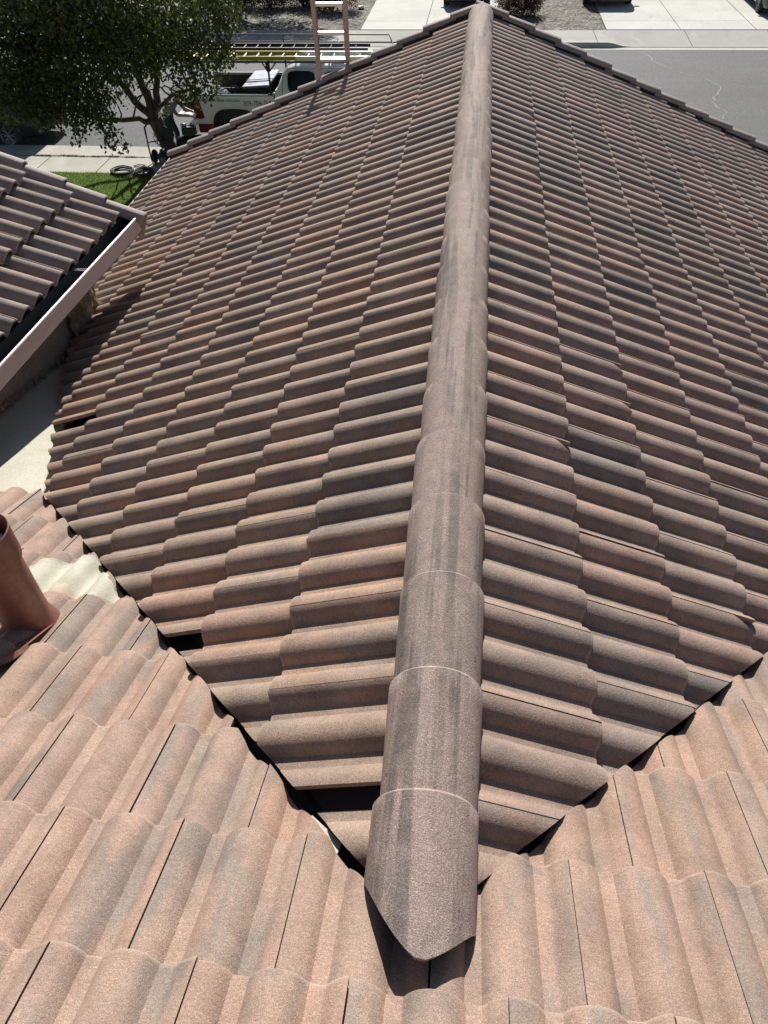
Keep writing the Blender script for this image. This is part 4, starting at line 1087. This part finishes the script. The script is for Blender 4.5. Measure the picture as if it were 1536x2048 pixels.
for a in ((20, 40, 17.3, 1.1), (100, 30, 17.6, 1.2, .9), (190, 20, 17.4, 1.2), (280, 30, 17.8, 1.2), (360, 10, 17.6, 1.0), (420, 30, 17.4, .62), (455, 35, 17.3, .34), (445, 12, 17.3, .4),
          (15, 130, 17.0, 1.0), (90, 130, 17.2, 1.15), (175, 125, 17.3, 1.1), (250, 100, 17.4, .88), (335, 85, 17.6, .8), (395, 100, 17.4, .6), (440, 95, 17.2, .34), (452, 120, 17.1, .25),
          (20, 185, 16.8, .8), (95, 190, 17.0, .8), (160, 185, 16.9, .72), (25, 212, 16.9, .36, .8), (75, 220, 16.7, .38), (130, 238, 16.5, .36), (165, 232, 16.4, .34), (322, 226, 17.7, .10, 1), (330, 205, 17.7, .12, .8),
          (400, 150, 17.3, .5), (375, 185, 17.3, .36), (415, 185, 17.2, .25, .7), 
          (210, 235, 16.3, .28, .9), (225, 265, 16.0, .22, .9), (215, 288, 15.8, .14, .9), (240, 290, 15.8, .13, .9), (258, 292, 15.8, .07, 1), (155, 275, 16.2, .14, .9), (160, 255, 16.3, .2, .9), (205, 255, 16.1, .2, .8), (185, 210, 16.8, .4, .8),
          (305, 95, 18.2, .6, .8), (290, 55, 18.5, 1.1, .8), (130, 80, 18.3, 1.4, .8), (30, 80, 18.0, 1.4, .8), (220, 60, 18.8, 1.2, .8)):
    C(*a)
for _ in range(16): cl.append((rng.uniform(-11.0, -6.6), rng.uniform(15.2, 17.6), rng.uniform(-1.0, .6), rng.uniform(.8, 1.3), .7))
def lit_lawn(P):   # crown shaped for light: drops leaves that would shade the lawn and walk
    h = P[:, 2]-ZL; k = math.cos(AZ)/math.tan(EL); ys = P[:, 1]-h*k; xs_ = P[:, 0]+h*math.sin(AZ)/math.tan(EL)
    return ~((xs_ > -10.3) & (xs_ < -6.0) & (ys > 15.0) & (ys < 19.2))
leaves('crown', cl, 54000, .086, M_leaf, tree, .45, keep=lit_lawn)
# off-frame yard tree whose shade lies on the far pavement
t2 = empty('yard_tree', (-10.2, 36.9, ZW), 0, 'broad shade tree in the far gravel yard, left of the dark shrubs', 'tree')
g = MB(); o_ = limb(g, [(-10.2, 36.9, ZW-.1), (-10.0, 36.8, -3.4), (-9.4, 36.4, -1.6)], .2, .1, .02)
for _ in range(10): q = Vector((-9.2+rng.uniform(-2, 2), 36.3+rng.uniform(-1.6, 1.6), -.4+rng.uniform(-.6, 1.4))); limb(g, [(-9.6, 36.5, -2.2), q], .07, .015, .05, 7)
g.build('trunk', M_bark, t2, smooth=60)
leaves('crown', [(-8.9+dx, 36.2+dy, -.3+dz_, r, 1, .7) for dx, dy, dz_, r in ((-1.8, 0, 0, 1.4), (0, .3, .7, 1.6), (1.8, -.2, .0, 1.3), (-.6, -1.4, -.3, 1.2), (.9, 1.3, .2, 1.3), (2.6, -.9, -.6, .8), (-3.2, -.6, -.3, 1.1), (.6, -2.0, -.8, .8), (-2.2, -2.0, -.9, .9))], 20000, .12, M_leaf_dk, t2)
def shrub(name, c, clumps, n, size, m, label, group=None):
    c = Vector(c); root = empty(name, c, 0, label, 'shrub', group)
    g = MB()
    for _ in range(9): a = rng.uniform(0, 6.28); limb(g, [c+Vector((0, 0, -.05)), c+Vector((.25*math.cos(a), .25*math.sin(a), .35)), c+Vector((.6*math.cos(a), .6*math.sin(a), .8))], .02, .005, .02, 5)
    g.build('stem', M_bark, root, smooth=60)
    leaves('foliage', [(c.x+a, c.y+b, c.z+d, r, 1, .9) for a, b, d, r in clumps], n, size, m, root, 0.0); return root
shrub('shrub', (1.50, 33.85, ZW), ((-.1, 0, .6, .66), (-.65, .2, .45, .5), (.38, .1, .5, .45), (.1, .4, 1.1, .55), (-.5, .5, .9, .5), (.35, -.35, .3, .34), (-.35, -.4, .3, .42)), 8500, .065, M_leaf_red, 'reddish rounded shrub just right of the far ridge end')
shrub('shrub', (-5.95, 34.6, ZW), ((0, 0, .55, .62), (.55, .2, .5, .55), (-.6, .1, .5, .55), (.1, .4, 1.1, .6), (.75, .5, .9, .5), (-.2, -.4, .3, .4)), 8000, .065, M_leaf_red, 'reddish shrub behind the leaning ladder')
for i, (x, y, r) in enumerate(((-7.3, 35.6, .85), (-8.6, 35.2, .95), (-10.0, 35.5, 1.0), (-11.4, 35.3, .95))):
    shrub('hedge_shrub', (x, y, ZW), ((0, 0, .5, r*.8), (r*.5, .1, .5, r*.6), (-r*.5, .0, .5, r*.6), (0, .3, 1.1, r*.7), (r*.3, -.3, .35, r*.5)), 6000, .07, M_leaf_dk,
          ['dark shrub nearest the leaning ladder, in tree shade', 'second dark shaded shrub left of the leaning ladder', 'third dark shaded shrub left of the leaning ladder', 'farthest left dark shrub, mostly behind the tree crown'][i], 'dark shrubs in the shaded far yard')
rk_ = MB(); V = [Vector((-4.84, 34.95, ZW+.05))+Vector((rng.gauss(0, 1), rng.gauss(0, 1), rng.gauss(0, .5))).normalized()*Vector((.17, .12, .06)).length*.7 for _ in range(24)]
bm = bmesh.new(); [bm.verts.new((v.x, v.y, ZW+.02+(v.z-ZW)*.5)) for v in V]; bmesh.ops.convex_hull(bm, input=bm.verts); me = D.meshes.new('rock'); bm.to_mesh(me); bm.free(); me.materials.append(M_plate)
tag(link('rock', me), 'pale flat rock in the gravel between ladder and driveway', 'rock')

# ================================================================ NEAR THE TREE: machine, pressure washer, hoses, worker
def coil(name, c, r, n, label, seed):
    q = random.Random(seed); g = MB(); P = []
    for i in range(n*28):
        a = 2*math.pi*i/28; rr_ = r*(1-.06*math.sin(i*.05*seed))-.012*((i//28) % 4)+.02*math.sin(a*2+seed)+.014*math.sin(i*.11*seed); z = .016+.020*(i//28)*.55+.006*math.sin(i*.9)
        P.append((c[0]+rr_*math.cos(a)+.02*math.sin(i*.03*seed), c[1]+rr_*.92*math.sin(a)+.02*math.cos(i*.04*seed), c[2]+z))
    e = Vector(P[-1]); P += [e+Vector((.12, .05, -.05)), e+Vector((.30, .12, -.07)), e+Vector((.42, .10, -.07))]
    g.tube(P, .013, 7); o = g.build(name, M_rubber, None, smooth=50, rel=False); tag(o, label, 'hose', 'coiled hoses at the lawn edge'); return o
coil('coiled_hose', (-8.28, 17.44, ZW), .27, 6, 'left black coiled hose, the wider of the two at the lawn edge', 3)
coil('coiled_hose', (-7.74, 17.41, ZW), .23, 5, 'right black coiled hose, nearer the tree trunk at the lawn edge', 5)
wsh = empty('pressure_washer', (-7.42, 18.10, ZW), 0, 'wheeled pressure washer with a black tube handle left of the tree trunk', 'pressure washer')
g = MB()
for x in (-.22, .22): g.tube([(x, -.10, .10), (x*1.0, .05, .34), (x*.95, .16, .60)], .018, 8)
g.tube([(-.21, .16, .60), (-.20, .25, .74), (-.12, .30, .79), (.12, .30, .79), (.20, .25, .74), (.21, .16, .60)], .021, 8)
g.tube([(-.215, .1, .45), (.215, .1, .45)], .014, 8); g.tube([(-.22, -.1, .1), (-.22, -.30, .08), (.22, -.30, .08), (.22, -.1, .1)], .014, 8)
wf = g.build('handle_frame', M_black, wsh, smooth=50, rel=False); 
wf.rotation_euler = (0, 0, .45); wf.location = (-.14, .06, 0)
g = MB(); g.box((.04, -.10, .19), (.26, .24, .18)); g.lathe([(0, .28), (.09, .28), (.10, .31), (.09, .35), (0, .36)], (.04, -.10, 0), n=20); g.build('engine', M_black, wsh, smooth=35, rel=False, bevel=.015)
g = MB(); g.box((.04, -.26, .16), (.14, .10, .12)); g.build('pump', M_rim, wsh, rel=False, bevel=.02)
for x in (-.26, .26):
    g = MB(); g.lathe([(.0, -.03), (.07, -.03), (.13, -.035), (.15, -.02), (.15, .02), (.13, .035), (.07, .03), (0, .03)], (x, .02, .15), 'x', 22); g.build('wheel', M_rubber, wsh, smooth=40, rel=False)
g = MB(); g.tube([(-.30, .40, .84), (-.1, .36, .78), (.16, .28, .66)], .010, 6); g.tube([(-.25, .2, .62), (-.12, .1, .48), (.1, .1, .40)], .009, 6); g.build('spray_lance', M_rubber, wsh, smooth=40, rel=False)
g = MB(); P = [(-.25+.0, .05, .5)]
for i in range(40): a = i*.42; P.append((-.18+.10*math.cos(a)+.004*i, .18+.04*math.sin(a), .52+.10*math.sin(a)-.004*i))
g.tube(P[1:], .009, 6); g.tube([(-.22, .16, .20), (-.2, -.3, .1), (-.35, -.42, .03), (-.55, -.35, .02), (-.72, -.28, .02), (-.62, -.18, .02), (-.45, -.22, .02), (-.6, -.5, .02)], .010, 6); g.build('loose_hose', M_rubber, wsh, smooth=40, rel=False)
cmp_ = empty('air_compressor', (-6.98, 18.86, ZW), .3, 'black wheeled machine with shiny metal parts behind the tree trunk', 'machine')
g = MB(); g.lathe([(0, -.34), (.10, -.33), (.15, -.27), (.15, .27), (.10, .33), (0, .34)], (0, 0, .24), 'x', 24); g.build('tank', M_black, cmp_, smooth=40, rel=False)
g = MB(); g.box((0, 0, .50), (.34, .22, .20)); g.build('motor', M_black, cmp_, rel=False, bevel=.03)
g = MB(); g.lathe([(0, .0), (.07, 0), (.08, .04), (.05, .08), (0, .09)], (-.1, -.02, .60), n=18); g.lathe([(0, .0), (.05, 0), (.06, .03), (0, .07)], (.1, .03, .60), n=18); g.build('cylinder_head', M_chrome, cmp_, smooth=40, rel=False)
for s_ in (-1, 1): g = MB(); g.lathe([(0, -.02), (.12, -.025), (.13, 0), (.12, .025), (0, .02)], (.18, s_*.2, .13), 'y', 20); g.build('wheel', M_rubber, cmp_, smooth=40, rel=False)
g = MB(); g.tube([(-.3, -.1, .3), (-.42, -.1, .62), (-.42, .1, .62), (-.3, .1, .3)], .013, 8); g.build('handle', M_black, cmp_, smooth=40, rel=False)

# ---- worker: one skinned body, standing at the open tailgate, leaning forward, arms reaching in
def skin_body(name, chains, root_i, mats, assign, parent, sub=2):
    V = []; Ed = []; R = []
    idx = {}
    def vid(k, p, r):
        if k in idx: return idx[k]
        idx[k] = len(V); V.append(p); R.append(r); return idx[k]
    for ch_ in chains:
        pv = None
        for k, p, r in ch_:
            i = vid(k, p, r)
            if pv is not None: Ed.append((pv, i))
            pv = i
    me = D.meshes.new(name); me.from_pydata(V, Ed, []); o = D.objects.new('tmp', me); COL.objects.link(o)
    o.modifiers.new('skin', 'SKIN'); s = o.modifiers.new('sub', 'SUBSURF'); s.levels = sub; s.render_levels = sub
    for i, r in enumerate(R):
        rr_ = r if isinstance(r, tuple) else (r, r); me.skin_vertices[0].data[i].radius = rr_; me.skin_vertices[0].data[i].use_root = (i == idx[root_i])
    dg = bpy.context.evaluated_depsgraph_get(); dg.update(); m2 = D.meshes.new_from_object(o.evaluated_get(dg)); D.objects.remove(o)
    m2.materials.clear()
    for m in mats: m2.materials.append(m)
    for p in m2.polygons: p.material_index = assign(p.center)
    return link(name, m2, parent, 60)
pw = empty('person', (-7.50, 19.10, ZS+.02), 0, 'person with dark hair, grey shirt and blue jeans leaning over the open tailgate', 'person')
S = Vector
def hand(g_ch, w, d, up, tag_):
    """five short finger chains rooted in the palm"""
    sidev = d.cross(up).normalized(); pal = w+d*.05
    g_ch.append([('w'+tag_, tuple(w), .026), ('p'+tag_, tuple(pal), (.032, .018)), ])
    for i, (o_, l_) in enumerate(((-.030, .060), (-.010, .072), (.010, .068), (.028, .052))):
        b0 = pal+sidev*o_+d*.035; m0 = b0+d*l_*.55-up*.012; e0 = m0+d*l_*.35-up*.03
        g_ch.append([('p'+tag_, tuple(pal), .02), ('f%d0' % i+tag_, tuple(b0), .0095), ('f%d1' % i+tag_, tuple(m0), .009), ('f%d2' % i+tag_, tuple(e0), .0075)])
    t0 = w+d*.02-sidev*.03; t1 = t0+d*.035-sidev*.022-up*.01; t2_ = t1+d*.03-sidev*.004-up*.012
    g_ch.append([('p'+tag_, tuple(pal), .02), ('t0'+tag_, tuple(t0), .011), ('t1'+tag_, tuple(t1), .010), ('t2'+tag_, tuple(t2_), .008)])
ch = []
pel, wai, che, nk, hd = S((-.08, 0, .88)), S((.01, 0, 1.00)), S((.17, 0, 1.14)), S((.28, 0, 1.25)), S((.36, 0, 1.31))
ch.append([('pel', tuple(pel), (.155, .115)), ('wai', tuple(wai), (.145, .11)), ('che', tuple(che), (.175, .125)), ('nk0', tuple(nk-S((.03, 0, .03))), (.10, .08)), ('nk', tuple(nk+S((.02, 0, .02))), .055), ('hd0', tuple(nk+S((.06, 0, .07))), (.075, .085)), ('hd', tuple(hd), (.080, .095)), ('hdt', tuple(hd+S((.03, 0, .09))), (.055, .065))])
for s_, t_ in ((-1, 'r'), (1, 'l')):
    ch.append([('pel', tuple(pel), .12), ('hip'+t_, (-.06, s_*.10, .80), .092), ('kn'+t_, (.06+.03*s_, s_*.11, .45), .060), ('an'+t_, (-.03+.04*s_, s_*.12, .10), .042), ('he'+t_, (-.03+.04*s_, s_*.12, .05), .045), ('to'+t_, (.14+.04*s_, s_*.13, .035), (.045, .03))])
    shp, elb, wr = S((.20, s_*.19, 1.18)), S((.33, s_*.24, .98)), S((.53, s_*.17, .95))
    ch.append([('che', tuple(che), .12), ('sh'+t_, tuple(shp), .062), ('el'+t_, tuple(elb), .043), ('wm'+t_, tuple(wr), .028), ('w'+t_, tuple(wr+S((.02, 0, 0))), .026)])
    d_ = (wr-elb).normalized(); hand(ch, wr+S((.02, 0, 0)), d_, S((0, 0, 1)), t_)
def asg(c):
    if c.z < .09: return 3
    if c.z < .93-(.5*c.x) and c.x < .25: return 2
    if c.x > .29 and c.z > 1.22: return 0
    if c.x > .38 and c.z < 1.08: return 0
    return 1
body = skin_body('body', ch, 'pel', [M_skin, M_shirt, M_jeans, M_black], asg, pw)
g = MB(); 
bm = bmesh.new(); bmesh.ops.create_icosphere(bm, subdivisions=3, radius=1)
bm.verts.index_update(); HV = []
for v in bm.verts:
    p = v.co; q = 1+.04*math.sin(11*p.x+7*p.y)*math.cos(9*p.z)
    HV.append((hd.x-.008+p.x*.098*q, p.y*.088*q, hd.z+.035+p.z*.10*q) if not (p.x > .25 and p.z < .25) else (hd.x-.008+p.x*.06, p.y*.07, hd.z+.035+p.z*.07))
g.add(HV, [tuple(v.index for v in f_.verts) for f_ in bm.faces]); bm.free()
g.build('hair', M_hair, pw, smooth=60, rel=False)
g = MB()   # face: nose, brow, eyes, mouth, ears
fx = hd+S((.085, 0, -.015))
g.loft([[tuple(fx+S((a, b*w_, z_))) for a, b in ((0, -1), (.022*k_, 0), (0, 1))] for z_, w_, k_ in ((.03, .008, .3), (-.0, .012, .9), (-.022, .017, 1.1), (-.03, .012, .4))], 0)
for s_ in (-1, 1): g.box(fx+S((-.004, s_*.032, .018)), (.012, .024, .010), 1); g.box(S((hd.x-.005, s_*.088, hd.z-.01)), (.03, .016, .055), 0)
g.box(fx+S((-.002, 0, -.052)), (.012, .045, .008), 2)
g.build('face', [M_skin, M_hair, M_red], pw, rel=False, bevel=.003)
pw.rotation_euler = (0, 0, -.1)
D.materials.remove(g_)
